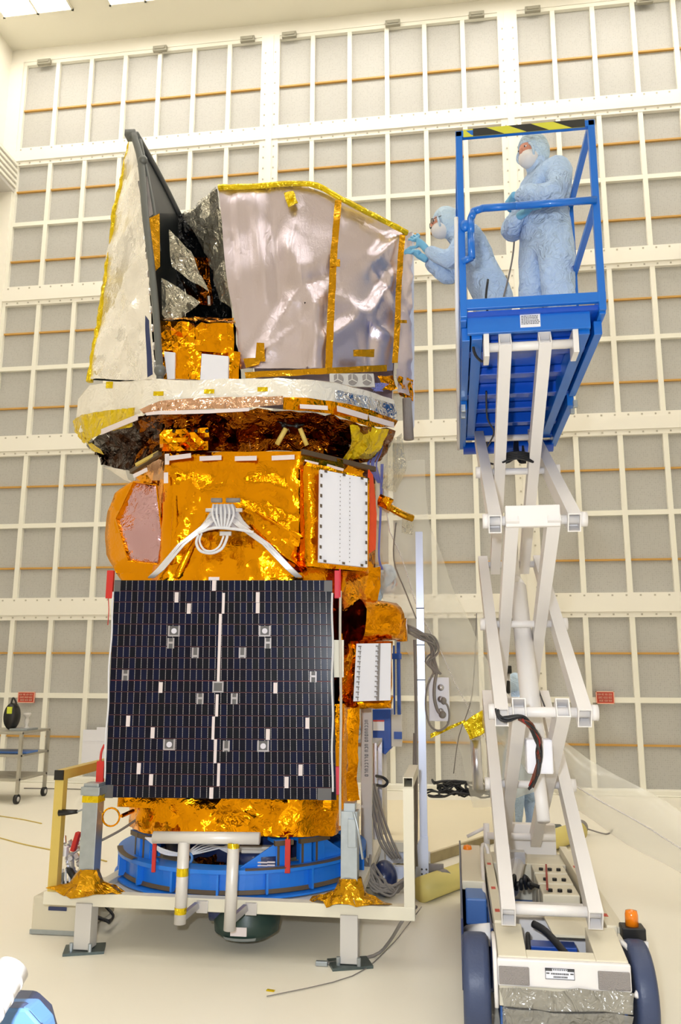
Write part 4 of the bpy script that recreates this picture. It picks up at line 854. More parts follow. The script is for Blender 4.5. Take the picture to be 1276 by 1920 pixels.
# goal post shaped pipe guard in front
YG = 4.95
pg = thing('pipe_guard', 'white pipe guard with two uprights standing before the blue ring', 'guard', (-1.38, YG, .1))
a, c = WY(288, 1570, YG), WY(486, 1572, YG)
b = B(); b.cyl(a, c, .035, n=20); lab(b.build('top_pipe', 'whitepipe', pg, smooth=True), 'horizontal white pipe')
for (x0_, y0_), (x1_, y1_) in (((345, 1578), (337, 1732)), ((438, 1580), (430, 1744))):
    p0, p1 = WY(x0_, y0_, YG), WY(x1_, y1_, YG); l = B().cyl(p0, p1, .035, n=20).build('upright', 'whitepipe', pg, smooth=True)
    b = B(); b.cyl(p0.lerp(p1, .32), p0.lerp(p1, .42), .0362, n=20) if x0_ == 345 else b.cyl(p0.lerp(p1, .0), p0.lerp(p1, .06), .0362, n=20); b.cyl(p0.lerp(p1, .80), p0.lerp(p1, .88), .0362, n=20) if x0_ == 345 else None
    b.build('tape_ring', 'yellow', l)
    zb = bz0+.03; b = B(); b.beam((p1.x+.02, YG, zb-.03), (p1.x+.07, YF-.05, zb+.01), .03, .04); b.box((p1.x+.10, YF-.045, zb), (.07, .012, .07)); b.build('clamp_bracket', 'alu', l, bevel=.003)
# drive unit under the ring
dv = thing('drive_unit', 'dark green round drive unit slung beneath the cream stand beam', 'motor', (-1.32, 5.35, .03))
c_ = V((-1.33, 5.34, .15)); b = B(); b.lathe([(.001, -.10), (.14, -.09), (.20, -.05), (.21, .02), (.17, .08), (.17, .13), (.001, .13)], c_, 32); b.build('housing', 'green', dv, smooth=True)
b = B(); b.box(c_+V((.0, -.205, -.01)), (.10, .012, .05)); lab(b.build('label', 'whitetape', dv), 'small white label')
b = B(); b.lathe([(.19, -.07), (.205, -.05)], c_, 48, a0=R(-120), a1=R(-60)); b.build('toothed_rim', 'steel', dv)
b = B(); b.cyl(c_+V((-.22, -.05, .06)), c_+V((-.10, -.05, .06)), .06); b.build('motor_can', 'navy', dv, smooth=True)

# ------------------------------------------------------------------ scissor lift
lf = thing('scissor_lift', 'blue and white scissor lift raised high beside the gold satellite', 'lift', (.45, 5.2, 0))
PX0, PX1, PY0, PY1 = .075, .855, 4.2, 6.47
b = B(); b.bb((PX0, PY0, 3.648), (PX1, PY0+.03, 3.705)); b.bb((PX0, PY0+.03, 3.59), (PX0+.035, PY1, 3.705)); b.bb((PX1-.035, PY0+.03, 3.59), (PX1, PY1, 3.705)); b.bb((PX0, PY1-.03, 3.57), (PX1, PY1, 3.705))
lab(b.build('toe_board', 'liftblue', lf, bevel=.003), 'blue toe board round the platform')
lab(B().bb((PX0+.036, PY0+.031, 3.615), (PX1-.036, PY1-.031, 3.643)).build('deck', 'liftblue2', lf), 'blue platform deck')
fb = B().bb((.112, 4.25, 3.522), (.775, 4.28, 3.645)).build('front_crossbeam', 'liftblue', lf, bevel=.003)
a, c = WY(974, 586, 4.245), WY(1013, 612, 4.245)
lb = B().bb((a.x, 4.245, c.z), (c.x, 4.2495, a.z)).build('warning_label', 'white', fb); lab(lb, 'white warning label with a red header')
b = B().bb((a.x, 4.241, a.z-.014), (c.x, 4.2435, a.z)); b.build('label_header', 'red', lb)
b = B(); rr = random.Random(2)
for k in range(6):
    z = a.z-.024-k*.009; x = a.x+.006
    while x < c.x-.012: w_ = rr.uniform(.004, .012); b.bb((x, 4.2415, z-.0015), (x+w_, 4.2445, z+.0015)); x += w_+.003
b.build('fine_print', 'text', lb)
b = B()
for x in (.165, .745): b.bb((x-.03, 4.285, 3.50), (x+.03, 6.2, 3.61))
pieces(b, 'channel', 'liftblue', lf, bevel=.003)
b = B()
for x in (.105, .825): b.bb((x-.022, 4.32, 3.51), (x+.022, 5.35, 3.589)); b.bb((x-.022, 5.42, 3.47), (x+.022, 6.45, 3.56))
pieces(b, 'extension_rail', 'liftblue', lf, bevel=.003)
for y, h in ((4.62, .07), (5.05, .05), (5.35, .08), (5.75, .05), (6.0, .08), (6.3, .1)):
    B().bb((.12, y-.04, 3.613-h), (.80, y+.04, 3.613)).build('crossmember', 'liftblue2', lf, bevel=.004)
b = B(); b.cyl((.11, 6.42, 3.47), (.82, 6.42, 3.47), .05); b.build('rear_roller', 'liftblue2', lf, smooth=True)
b = B()
for x in (.10, .845):
    for y in (5.36, 5.5): b.box((x, y, 3.46), (.03, .03, .05))
pieces(b, 'latch', 'steel', lf, bevel=.003)
b = B(); b.tube([(.067, 4.19, 4.2), (.060, 4.3, 3.72), (.062, 4.6, 3.56), (.066, 5.5, 3.5), (.07, 6.4, 3.46)], .012, 8); lab(b.build('power_cable', 'whitecable', lf, smooth=True), 'pale cable along the left edge')
b = B(); b.tube([(.14, 4.35, 3.6), (.15, 4.4, 3.48), (.19, 4.5, 3.46), (.22, 4.6, 3.5)], .008, 8); b.tube([(.30, 6.2, 3.50), (.28, 6.4, 3.38), (.36, 6.42, 3.33), (.5, 6.4, 3.36), (.52, 6.3, 3.48)], .008, 8); b.tube([(.25, 5.2, 3.52), (.27, 5.6, 3.46), (.33, 5.9, 3.44), (.28, 6.3, 3.42)], .006, 8)
for k in range(4): b.tube([(.51+k*.008, 6.3, 3.48), (.50+k*.01, 6.2, 3.36), (.54+k*.01, 6.1, 3.25), (.56, 6.15, 3.4)], .008, 6)
pieces(b, 'hose', 'blackcable', lf)
# guard rails
RTZ, RMZ = 4.735, 4.245; T = .038
b = B()
for x in (PX0+.019, PX1-.02): b.beam((x, PY0+.018, 3.6), (x, PY0+.018, RTZ+.02), T, T, (0, 1, 0))
b.beam((PX0, PY0+.018, RTZ), (PX1, PY0+.018, RTZ), T, T)
b.build('front_rail_frame', 'liftblue', lf, bevel=.004)
b = B(); n_ = 5; xa_, xb_ = PX0+.10, PX1-.055; st_ = (xb_-xa_)/n_
for k in range(n_):
    x0_ = xa_+k*st_; x1_ = x0_+st_; sk = .05
    b.prism([(max(xa_, x0_-sk*(k > 0)), PY0-.003, RTZ+.024), (x1_-sk*(k < n_-1), PY0-.003, RTZ+.024), (min(x1_+sk*(k < n_-1), xb_), PY0-.003, RTZ-.024), (x0_+sk*(k > 0), PY0-.003, RTZ-.024)], (0, .0025, 0), (k+1) % 2)
b.prism([(PX0+.045, PY0-.003, RTZ+.024), (xa_-.05, PY0-.003, RTZ+.024), (xa_, PY0-.003, RTZ-.024), (PX0+.045, PY0-.003, RTZ-.024)], (0, .0025, 0), 0)
b.bb((PX0+.045, PY0-.0005, RTZ-.024), (PX1-.055, PY0+.002, RTZ+.024), 0)
lab(b.build('hazard_tape', ['yellowstripe', 'hazblack'], lf), 'black and yellow hazard tape on the top rail')
for x in (PX0+.019, PX1-.02):
    b = B(); b.beam((x, PY0+.03, RTZ), (x, PY1-.02, RTZ), .034, .034); b.beam((x, PY0+.03, RMZ), (x, PY1-.02, RMZ), .034, .034)
    for y in (5.05, PY1-.02): b.beam((x, y, 3.6), (x, y, RTZ), .034, .034, (0, 1, 0))
    lab(b.build('side_rail', 'liftblue', lf, bevel=.003), 'blue side guard rail')
b = B(); b.beam((PX0, PY1-.02, RTZ), (PX1, PY1-.02, RTZ), .034, .034); b.beam((PX0, PY1-.02, RMZ), (PX1, PY1-.02, RMZ), .034, .034); b.build('rear_rail', 'liftblue', lf, bevel=.003)
b = B(); gp_ = [(PX1-.02, 4.19, RMZ), (.40, 4.19, RMZ), (.215, 4.19, RMZ), (.165, 4.19, RMZ-.015), (.148, 4.19, RMZ-.06), (.146, 4.19, RMZ-.15), (.146, 4.19, 3.945)]
for i in range(len(gp_)-1): b.tube([gp_[i], gp_[i+1]], .021, 10, smooth=1)
for q_ in gp_[1:-1]: b.ball(q_, .021, n=8)
b.beam((.15, 4.19, 3.95), (PX0+.02, 4.20, 3.93), .03, .03); b.cyl((.146, 4.19, RMZ-.10), (PX0+.02, 4.19, RMZ-.10), .012); b.ball((.115, 4.19, RMZ-.10), (.028, .025, .035), n=8)
lab(b.build('entry_gate', 'liftblue', lf, smooth=True), 'blue entry gate with a rounded corner')
# scissor stack
YN, YR = 4.3, 6.1; ZS = [.553, 1.485, 2.473, 3.455]
OX, IX = (.228, .634), (.316, .530)
for s_ in range(3):
    z0, z1 = ZS[s_], ZS[s_+1]; zm = (z0+z1)/2
    for xs_, p0, p1, nm in ((OX, V((0, YN, z0)), V((0, YR, z1)), 'outer'), (IX, V((0, YR, z0)), V((0, YN, z1)), 'inner')):
        dr = (p1-p0).normalized()
        for x in xs_:
            xx = V((x, 0, 0)); b = B(); b.hollow(xx+p0-dr*.055, xx+p1+dr*.055, .068, .10, .006)
            b.beam(xx+p0+dr*.02, xx+p1-dr*.02, .055, .085, mi=0)
            lab(b.build('scissor_arm', 'liftwhite', lf), 'white steel scissor arm')
    for x0_, x1_ in ((.165, .205), (.655, .70)): B().cyl((x0_, (YN+YR)/2, zm), (x1_, (YN+YR)/2, zm), .038, n=16).build('pivot_pin', 'liftwhite', lf, smooth=True)
    B().cyl((.205, (YN+YR)/2, zm), (.655, (YN+YR)/2, zm), .022, n=14).build('cross_tube', 'liftwhite', lf, smooth=True)
for k, z in enumerate(ZS):
    if k in (1, 2):
        for x0_, x1_ in ((.165, .20), (.665, .705)): B().cyl((x0_, YN, z), (x1_, YN, z), .04, n=18).build('pivot_pin', 'liftwhite', lf, smooth=True)
    b = B().cyl((.20 if k < 3 else .21, YN, z), (.665 if k < 3 else .70, YN, z), .026, n=16); b.build('cross_tube', 'liftwhite', lf, smooth=True)
    B().cyl((.20, YR, z), (.665, YR, z), .024, n=14).build('cross_tube', 'liftwhite', lf, smooth=True)
b = B().bb((.282, YN-.055, 2.43), (.564, YN-.01, 2.545)); lab(b.build('cross_plate', 'liftwhite', lf, bevel=.006), 'white cross plate at the upper joint')
b = B()
for x in (.695, .215): b.bb((x-.015, 4.26, 3.39), (x+.015, 4.40, 3.53))
pieces(b, 'slide_block', 'liftwhite', lf, bevel=.003)
pa, pb_ = WY(1006, 1425, 4.9), WY(970, 1100, 5.5)
b = B(); b.cyl(pa, pb_, .062, .055, n=24); dr = (pb_-pa).normalized(); b.cyl(pb_, pb_+dr*.09, .055, .02, n=24); b.cyl(pa-dr*.35, pa, .035, n=16); b.cyl(pb_, pb_+dr*.35, .026, n=14)
lab(b.build('hydraulic_cylinder', 'liftwhite', lf, smooth=True), 'white hydraulic cylinder between the arms')
b = B(); b.tube([pa.lerp(pb_, .25)+V((-.065, -.02, 0)), pa.lerp(pb_, .27)+V((0, -.068, 0)), pa.lerp(pb_, .25)+V((.066, -.02, -.02))], .006, 6); b.tube([pb_+V((.07, 0, -.5)), pb_+V((.08, -.05, -.6)), pa+V((.05, -.06, .3))], .005, 6); b.build('hose_clip', 'blackcable', lf)
a, c = WY(984, 1385, 4.55), WY(1036, 1450, 4.55)
b = B().bb((a.x, 4.5, c.z), (c.x, 4.62, a.z)); lab(b.build('junction_box', 'white', lf, bevel=.01), 'white junction box on the arms')
W_ = [(933, 1332, 4.20), (936, 1342, 4.17), (950, 1348, 4.17), (974, 1345, 4.18), (992, 1360, 4.2), (1008, 1385, 4.3), (1010, 1415, 4.44), (1006, 1450, 4.44), (994, 1476, 4.5)]
for mat, n0, sd in (('blackcable', 6, 1), ('brownwire', 4, 2), ('redwire', 2, 3)):
    b = B(); rr = random.Random(sd)
    for k in range(n0):
        o = [V((rr.uniform(-.014, .014), rr.uniform(-.01, .01), rr.uniform(-.012, .012))) for _ in W_]
        i0 = 0 if mat == 'blackcable' else 3
        b.tube([WY(*W_[i])+o[i] for i in range(i0, len(W_))], .006, 6)
    lab(b.build('wire_loom', mat, lf, smooth=True), {'blackcable': 'black cables hanging from the lower joint', 'brownwire': 'brown wires in the loom', 'redwire': 'red wires in the loom'}[mat])
b = B()
for k in range(5): b.tube([V((.33, 5.05, 2.99+k*.012)), V((.42, 5.0, 3.0+k*.01)), V((.52, 5.05, 2.985+k*.012))], .008, 6)
b.build('cable_wrap', 'blackcable', lf)
# ---- base
ch = 'liftcream'
b = B(); b.prism([(.165, 4.08, .41), (.165, 4.40, .46), (.165, 4.40, .20), (.165, 4.08, .20)], (.13, 0, 0)); b.prism([(.60, 4.08, .41), (.60, 4.40, .46), (.60, 4.40, .20), (.60, 4.08, .20)], (.14, 0, 0)); b.prism([(.295, 4.08, .41), (.295, 4.15, .42), (.295, 4.15, .20), (.295, 4.08, .20)], (.305, 0, 0))
lab(b.build('front_housing', ch, lf, bevel=.004), 'cream front housing with a notch')
b = B().bb((.160, 4.055, .290), (.745, 4.085, .405)); bp = b.build('bumper', 'liftwhite', lf, bevel=.008); lab(bp, 'white front bumper face')
for x0_, x1_ in ((.165, .30), (.60, .738)):
    B().bb((x0_, 4.045, .30), (x1_, 4.058, .375)).build('lamp_recess', 'grille', bp, bevel=.004)
a, c = WY(1021, 1814, 4.05), WY(1077, 1838, 4.05)
pl = B().bb((a.x, 4.048, c.z), (c.x, 4.054, a.z)).build('warning_plate', 'white', bp); lab(pl, 'white warning plate with a dark header and arrows')
b = B(); h_ = a.z-c.z; w_ = c.x-a.x
b.bb((a.x, 4.0455, a.z-h_*.26), (a.x+w_*.24, 4.0475, a.z)); b.bb((c.x-w_*.24, 4.0455, a.z-h_*.26), (c.x, 4.0475, a.z)); b.bb((a.x, 4.0455, a.z-h_*.04), (c.x, 4.0475, a.z))
rr = random.Random(5)
x = a.x+w_*.27
while x < c.x-w_*.28: b.bb((x, 4.0455, a.z-h_*.2), (x+.004, 4.0475, a.z-h_*.08)); x += .008
for z_, s0, s1 in ((a.z-h_*.5, .2, .8), (a.z-h_*.78, .28, .72)):
    x = a.x+w_*s0
    while x < a.x+w_*s1: q_ = rr.uniform(.003, .006); b.bb((x, 4.0455, z_-.003), (x+q_, 4.0475, z_+.003)); x += q_+.002
for x in (a.x+w_*.09, c.x-w_*.09): b.bb((x-.007, 4.0455, a.z-h_*.52), (x+.007, 4.0475, a.z-h_*.42))
for lo, hi in (((a.x, c.z), (c.x, c.z+.002)), ((a.x, c.z), (a.x+.002, a.z)), ((c.x-.002, c.z), (c.x, a.z))): b.bb((lo[0], 4.0455, lo[1]), (hi[0], 4.0475, hi[1]))
b.build('print', 'text', pl)
b = B(); q = []; pr = [(4.05, .288), (4.01, .22), (4.03, .15), (4.12, .09), (4.3, .06)]
for i in range(4):
    (y0_, z0_), (y1_, z1_) = pr[i], pr[i+1]; e0, e1 = i*.025, (i+1)*.03
    q.append(((.162+e0*.5, y0_, z0_), (.745-e0*.5, y0_, z0_), (.745-e1*.5, y1_, z1_), (.162+e1*.5, y1_, z1_)))
b.grid(q, 26, amp=.014, freq=9, ridge=.012, seed=3); b.bb((.18, 4.14, .10), (.72, 4.5, .26)); lab(b.build('plastic_skirt', 'sheet2', lf), 'grey plastic wrap hanging under the bumper')
b = B().bb((.17, 4.16, .07), (.74, 6.3, .19)); b.build('chassis_pan', 'steelblue', lf, bevel=.01)
for x in (.165, .705):
    r_ = B().bb((x, 4.40, .40), (x+.05, 6.25, .47)).build('chassis_rail', ch, lf, bevel=.003); b = B()
    for y in (4.55, 5.0, 5.6): B().bb((x+.012, y, .468), (x+.036, y+.05, .4715)).build('orange_decal', 'redsign', r_)
    B().bb((x+.004, 4.41, .20), (x+.044, 6.24, .40)).build('rail_web', ch, r_)
for y0_, y1_, mat, z_ in ((4.75, 5.05, 'liftwhite', .40), (5.9, 6.25, ch, .42)): B().bb((.216, y0_, .19), (.704, y1_, z_)).build('tray', mat, lf, bevel=.006)
B().prism([(.45, 4.42, .40), (.70, 4.42, .40), (.62, 4.80, .43), (.42, 4.80, .43)], (0, 0, .012)).build('cover_plate', ch, lf)
B().bb((.32, 4.40, .30), (.56, 4.50, .36)).build('motor_block', 'blueglass', lf, bevel=.004)
b = B(); b.lathe([(.001, -.05), (.07, -.05), (.075, 0), (.07, .05), (.001, .05)], (.43, 4.26, .27), 24, (V((0, 0, 1)), V((1, 0, 0)), V((0, 1, 0)))); b.build('cable_drum', 'black', lf, smooth=True)
b = B(); b.tube([(.36, 4.48, .44), (.42, 4.42, .42), (.50, 4.28, .36), (.56, 4.18, .34)], .018, 10); b.tube([(.33, 4.45, .4), (.32, 4.3, .36), (.33, 4.2, .3)], .012, 8)
for k in range(7): b.tube([(.24+k*.03, 5.15+.02*k, .42), (.28+k*.02, 5.2, .46+.02*(k % 3)), (.26+k*.035, 5.3, .42)], .012, 6)
pieces(b, 'hydraulic_hose', 'blackcable', lf, smooth=True)
for k in range(3):
    bt = B().bb((.47, 5.1+k*.26, .2), (.68, 5.33+k*.26, .43)).build('battery', ch, lf, bevel=.008)
    b = B()
    for s__ in (0, 1, 2): b.cyl((.52+s__*.055, 5.16+k*.26, .43), (.52+s__*.055, 5.16+k*.26, .445), .014, n=10)
    pieces(b, 'battery_cap', 'black', bt)
B().beam((.50, 5.12, .45), (.56, 5.75, .45), .012, .008).build('red_strap', 'redwire', lf)
b = B(); b.cyl((.30, 5.3, .40), (.38, 5.7, .50), .05); b.cyl((.30, 5.6, .45), (.30, 5.75, .55), .035); b.box((.37, 5.62, .52), (.09, .08, .07)); b.build('pump_valve', 'alu', lf, smooth=False)
B().bb((.25, 6.2, .40), (.68, 6.28, .62)).build('rear_plate', 'liftwhite', lf, bevel=.005)
for x0_, x1_, y, nm in ((.004, .128, 4.27, 'front left'), (.765, .862, 4.27, 'front right'), (.01, .10, 6.05, 'rear left'), (.765, .862, 6.05, 'rear right')):
    rw = .222; xc = (x0_+x1_)/2; hw = (x1_-x0_)/2; b = B()
    b.lathe([(.03, -hw*.8), (.14, -hw*.85), (rw-.02, -hw), (rw-.004, -hw*.8), (rw, -hw*.5), (rw, hw*.5), (rw-.004, hw*.8), (rw-.02, hw), (.14, hw*.85), (.03, hw*.8)], (xc, y, rw), 48, (V((0, 1, 0)), V((0, 0, 1)), V((1, 0, 0))))
    wl = b.build('wheel', 'tyre', lf, smooth=True); lab(wl, 'dark covered wheel, '+nm)
    B().cyl((xc-hw*.9, y, rw), (xc+hw*.9, y, rw), .05).build('hub', 'steel', wl, smooth=True)
# left side trough and covers
b = B(); b.bb((.0, 4.52, .10), (.012, 6.5, .44)); b.bb((.0, 4.52, .10), (.16, 6.5, .12)); b.bb((.15, 4.52, .10), (.162, 6.5, .40)); lab(b.build('side_trough', 'navy', lf, bevel=.003), 'dark blue side trough')
B().bb((.012, 5.25, .40), (.15, 6.3, .45)).build('trough_cover', 'liftcream', lf, bevel=.006)
B().bb((.03, 4.98, .28), (.148, 5.22, .42)).build('blue_box', 'steelblue', lf, bevel=.01)
b = B(); b.cyl((.05, 4.86, .26), (.155, 4.62, .34), .055, n=20); lab(b.build('white_canister', 'liftwhite', lf, smooth=True), 'white canister')
b = B(); b.tube([(.14, 5.0, .38), (.145, 5.6, .50), (.16, 5.95, .52), (.19, 5.95, .50), (.2, 5.9, .4)], .012, 8); b.build('grab_rail', 'liftwhite', lf, smooth=True)
B().bb((.755, 4.45, .42), (.80, 6.2, .45)).build('side_strip', 'liftcream', lf, bevel=.004)
b = B(); b.tube([(.75, 4.30, .43), (.79, 4.2, .40), (.80, 4.12, .33), (.76, 4.07, .27)], .012, 8); b.tube([(.152, 4.3, .44), (.15, 4.08, .42), (.152, 4.06, .2)], .010, 8); pieces(b, 'bumper_tube', 'liftwhite', lf, smooth=True)
def beacon(p, nm):
    b = B().box(p+V((0, 0, -.035)), (.11, .10, .055)); bb = b.build('beacon_base', 'black', lf, bevel=.006)
    b = B(); b.lathe([(.001, 0), (.032, 0), (.031, .05), (.027, .068), (.001, .074)], p+V((0, 0, -.008)), 20); lab(b.build('beacon_lens', 'amberlamp', bb, smooth=True), 'amber beacon lens, '+nm)
beacon(WY(1184, 1732, 4.42), 'front right'); q_ = WY(1184, 1732, 4.42); B().bb((.80, 4.36, q_.z-.09), (q_.x+.06, 4.48, q_.z-.062)).build('beacon_bracket', 'liftwhite', lf)
beacon(WY(876, 1602, 6.15), 'rear left'); q_ = WY(876, 1602, 6.15); B().bb((q_.x-.06, 6.1, q_.z-.09), (.17, 6.2, q_.z-.062)).build('beacon_bracket', 'liftwhite', lf)
b = B(); b.cyl((.20, 6.3, .42), (.20, 6.3, .60), .022); b.cyl((.06, 6.33, .50), (.20, 6.33, .57), .012); b.build('tow_arm', 'liftwhite', lf, smooth=True)

# ------------------------------------------------------------------ people
def skin_obj(name, nodes, edges, mat, parent, fr, sub=2, wob=.0, wf=9, smooth=True):
    """nodes: list (fwd, left, up, r); fr = (origin, f, l, u)"""
    O, f, l, u = fr; me = bpy.data.meshes.new(name+'_s'); P = [O+f*a+l*b_+u*c for a, b_, c, r in nodes]
    me.from_pydata(P, edges, []); o = bpy.data.objects.new(name+'_s', me); COL.objects.link(o)
    md = o.modifiers.new('skin', 'SKIN'); md.use_smooth_shade = True
    sl = me.skin_vertices[0].data
    for i, nd in enumerate(nodes):
        rr_ = nd[3]; sl[i].radius = rr_ if hasattr(rr_, '__len__') else (rr_, rr_); sl[i].use_root = (i == 0)
    s2 = o.modifiers.new('sub', 'SUBSURF'); s2.levels = s2.render_levels = sub
    dg = bpy.context.evaluated_depsgraph_get(); dg.update(); em = bpy.data.meshes.new_from_object(o.evaluated_get(dg))
    vs = [v.co.copy() for v in em.vertices]; fs = [tuple(p.vertices) for p in em.polygons]
    bpy.data.objects.remove(o); bpy.data.meshes.remove(me); bpy.data.meshes.remove(em)
    if wob: vs = [p+noise.noise_vector(V((p.x*wf, p.y*wf, p.z*wf*.7)))*wob+noise.noise_vector(p*wf*2.6)*wob*.35 for p in vs]
    b = B(); b.add(vs, fs); return b.build(name, mat, parent, smooth=smooth)
def glove(parent, fr, wr, fw_, nrm, side, curl=.35, sc=1.):
    """wr wrist point; fw_ along fingers; nrm back-of-hand normal; side towards thumb (all world)"""
    fw_ = fw_.normalized(); side = (side-fw_*side.dot(fw_)).normalized(); nrm = fw_.cross(side).normalized()*(1 if fw_.cross(side).dot(nrm) > 0 else -1)
    nodes = [(0, 0, 0, .030*sc), (.045*sc, 0, 0, (.036*sc, .018*sc)), (.085*sc, 0, 0, (.034*sc, .015*sc)), (-.05*sc, 0, 0, .028*sc)]; ed = [(0, 1), (1, 2), (0, 3)]
    for k, (lat, ln) in enumerate(((.030, .070), (.010, .080), (-.010, .074), (-.029, .058))):
        i = len(nodes); x = .088*sc; a = 0.; ln *= sc; lat *= sc; z = 0.
        nodes.append((x, lat, z, .0105*sc)); ed.append((2, i))
        for s_ in range(3):
            a += curl*(1+.3*s_); x += math.cos(a)*ln*(.42, .32, .26)[s_]; z -= math.sin(a)*ln*(.42, .32, .26)[s_]
            nodes.append((x, lat*1.15, z, (.0098-.001*s_)*sc)); ed.append((i+s_, i+s_+1))
    i = len(nodes); nodes += [(.03*sc, .038*sc, -.008*sc, .013*sc), (.055*sc, .062*sc, -.02*sc, .011*sc), (.078*sc, .072*sc, -.032*sc, .009*sc)]; ed += [(1, i), (i, i+1), (i+1, i+2)]
    return skin_obj('glove', nodes, ed, 'glove', parent, (wr, fw_, side, nrm), 2)
def head_parts(root, c, hf, hu, glasses=False):
    hf = hf.normalized(); hr = hf.cross(hu).normalized(); hu = hr.cross(hf).normalized(); ax = (hr, hf, hu)
    fc = B().ball(c+hf*.022-hu*.004, (.070, .085, .098), ax, 16); n0 = len(fc.v)
    fc.ball(c+hf*.104+hu*.006, (.013, .020, .024), ax, 8)
    face = fc.build('face', 'skin', root, smooth=True); lab(face, 'skin around the eyes')
    for s_ in (-1, 1):
        e_ = B().ball(c+hf*.094+hr*s_*.031+hu*.022, (.013, .006, .005), ax, 8).build('eye', 'whitecable', face, smooth=True)
        B().ball(c+hf*.101+hr*s_*.031+hu*.022, (.005, .004, .006), ax, 6).build('pupil', 'black', e_, smooth=True)
    m = B(); m.ball(c+hf*.050-hu*.046, (.072, .078, .064), ax, 14); lab(m.build('face_mask', 'mask', root, smooth=True), 'white mask over nose and mouth')
    h = B(); h.ball(c+hf*-.012+hu*.012, (.100, .112, .128), ax, 18)
    # opening at the front of the hood
    h.v = [p-(hf*max(0, (p-c).dot(hf)-.062))*(1 if abs((p-c).dot(hr)) < .075 and -.11 < (p-c).dot(hu) < .036 else .1) for p in h.v]
    h.v = [p+noise.noise_vector(p*22)*.005 for p in h.v]
    h.tube([c+hf*(.080-.02*math.sin(a)**2)+hr*math.cos(a)*.078+hu*(-.014+math.sin(a)*.062) for a in [2*math.pi*i/16 for i in range(16)]], .009, 8, smooth=2, closed=True)
    lab(h.build('hood', 'hood', root, smooth=True), 'pale blue hood')
    if glasses:
        g = B()
        for s_ in (-1, 1):
            cc = c+hf*.112+hr*s_*.031+hu*.020; g.tube([cc+hr*math.cos(2*math.pi*i/12)*.024+hu*math.sin(2*math.pi*i/12)*.018 for i in range(12)], .0028, 6, smooth=1, closed=True); g.tube([cc+hr*s_*.024, c+hf*.05+hr*s_*.078+hu*.024, c+hf*-.0+hr*s_*.085+hu*.02], .0028, 6)
        g.cyl(c+hf*.114-hr*.007+hu*.022, c+hf*.114+hr*.007+hu*.022, .003); g.build('glasses', 'black', root)
BODY_E = [(0, 1), (1, 2), (2, 3), (3, 4), (4, 5), (0, 6), (6, 7), (7, 8), (8, 9), (0, 10), (10, 11), (11, 12), (12, 13), (2, 14), (14, 15), (15, 16), (16, 17), (2, 18), (18, 19), (19, 20), (20, 21)]
def person(label, O, f, pose, hf, hu=ZZ, hands=None, glasses=False, group=None, mat='suit'):
    f = f.normalized(); l = ZZ.cross(f); fr = (O, f, l, ZZ)
    root = thing('person', label, 'person', tuple(O)); W_ = lambda a: O+f*a[0]+l*a[1]+ZZ*a[2]
    lab(skin_obj('body', pose, BODY_E, mat, root, fr, 2, wob=.014, wf=8), 'loose pale blue coverall')
    head_parts(root, W_(pose[5]), hf, hu, glasses)
    for wr, d, n_, s_ in hands or []: glove(root, fr, W_(wr), f*d[0]+l*d[1]+ZZ*d[2], f*n_[0]+l*n_[1]+ZZ*n_[2], f*s_[0]+l*s_[1]+ZZ*s_[2])
    b = B()
    for i in (9, 13):
        p = W_(pose[i]); q = W_(pose[i-1]); b.ball((p+q)/2+ZZ*(-.01), (.062, .13, .05), (f.cross(ZZ), (p-q-ZZ*(p-q).z).normalized(), ZZ), 12)
    b.build('overshoes', 'hood', root, smooth=True)
    return root
# order: 0 pelvis 1 belly 2 chest 3 neck 4 jaw 5 crown | 6-9 left leg | 10-13 right leg | 14-17 left arm | 18-21 right arm
stand = [(0, 0, .90, (.165, .15)), (0, 0, 1.08, (.155, .14)), (.0, 0, 1.28, (.17, .14)), (.03, 0, 1.42, .085), (.05, 0, 1.47, .08), (.075, 0, 1.54, .085),
         (.0, .10, .82, .135), (.02, .12, .46, .12), (.0, .13, .12, .095), (.10, .14, .05, .06),
         (.0, -.10, .82, .135), (.02, -.12, .46, .12), (.0, -.13, .12, .095), (.10, -.14, .05, .06),
         (.0, .18, 1.32, .09), (.10, .25, 1.06, .088), (.21, .08, 1.14, .07), (.215, -.02, 1.18, .05),
         (.0, -.18, 1.32, .09), (.10, -.24, 1.05, .085), (.205, -.10, 1.02, .065), (.215, .02, 1.02, .045)]
DZ = 3.645
o1 = V((.678, 5.12, DZ))
f1 = V((-.86, -.5, 0))
person('person in a pale blue hooded coverall and mask standing with folded arms on the lift', o1, f1, stand, V((-.80, -.60, -.30)),
       hands=[((.22, -.05, 1.19), (-.25, -1, .1), (1, 0, 0), (0, 0, 1)), ((.215, .05, 1.02), (-.2, 1, .12), (1, 0, 0), (0, 0, 1))])
lean = [(.02, 0, .84, (.175, .15)), (.09, 0, 1.00, (.165, .14)), (.20, 0, 1.18, (.18, .14)), (.29, 0, 1.31, .07), (.315, 0, 1.35, .075), (.36, 0, 1.41, .08),
        (.0, .10, .74, .13), (.10, .12, .43, .11), (.0, .13, .12, .09), (.10, .14, .05, .06),
        (.0, -.10, .74, .13), (.10, -.12, .43, .11), (-.04, -.13, .12, .09), (.06, -.14, .05, .06),
        (.20, .19, 1.22, .085), (.36, .24, .96, .085), (.46, .22, 1.03, .06), (.52, .20, 1.10, .045),
        (.20, -.19, 1.22, .085), (.34, -.20, 1.05, .075), (.46, -.10, 1.12, .058), (.52, -.04, 1.14, .045)]
o2 = V((.37, 5.72, DZ))
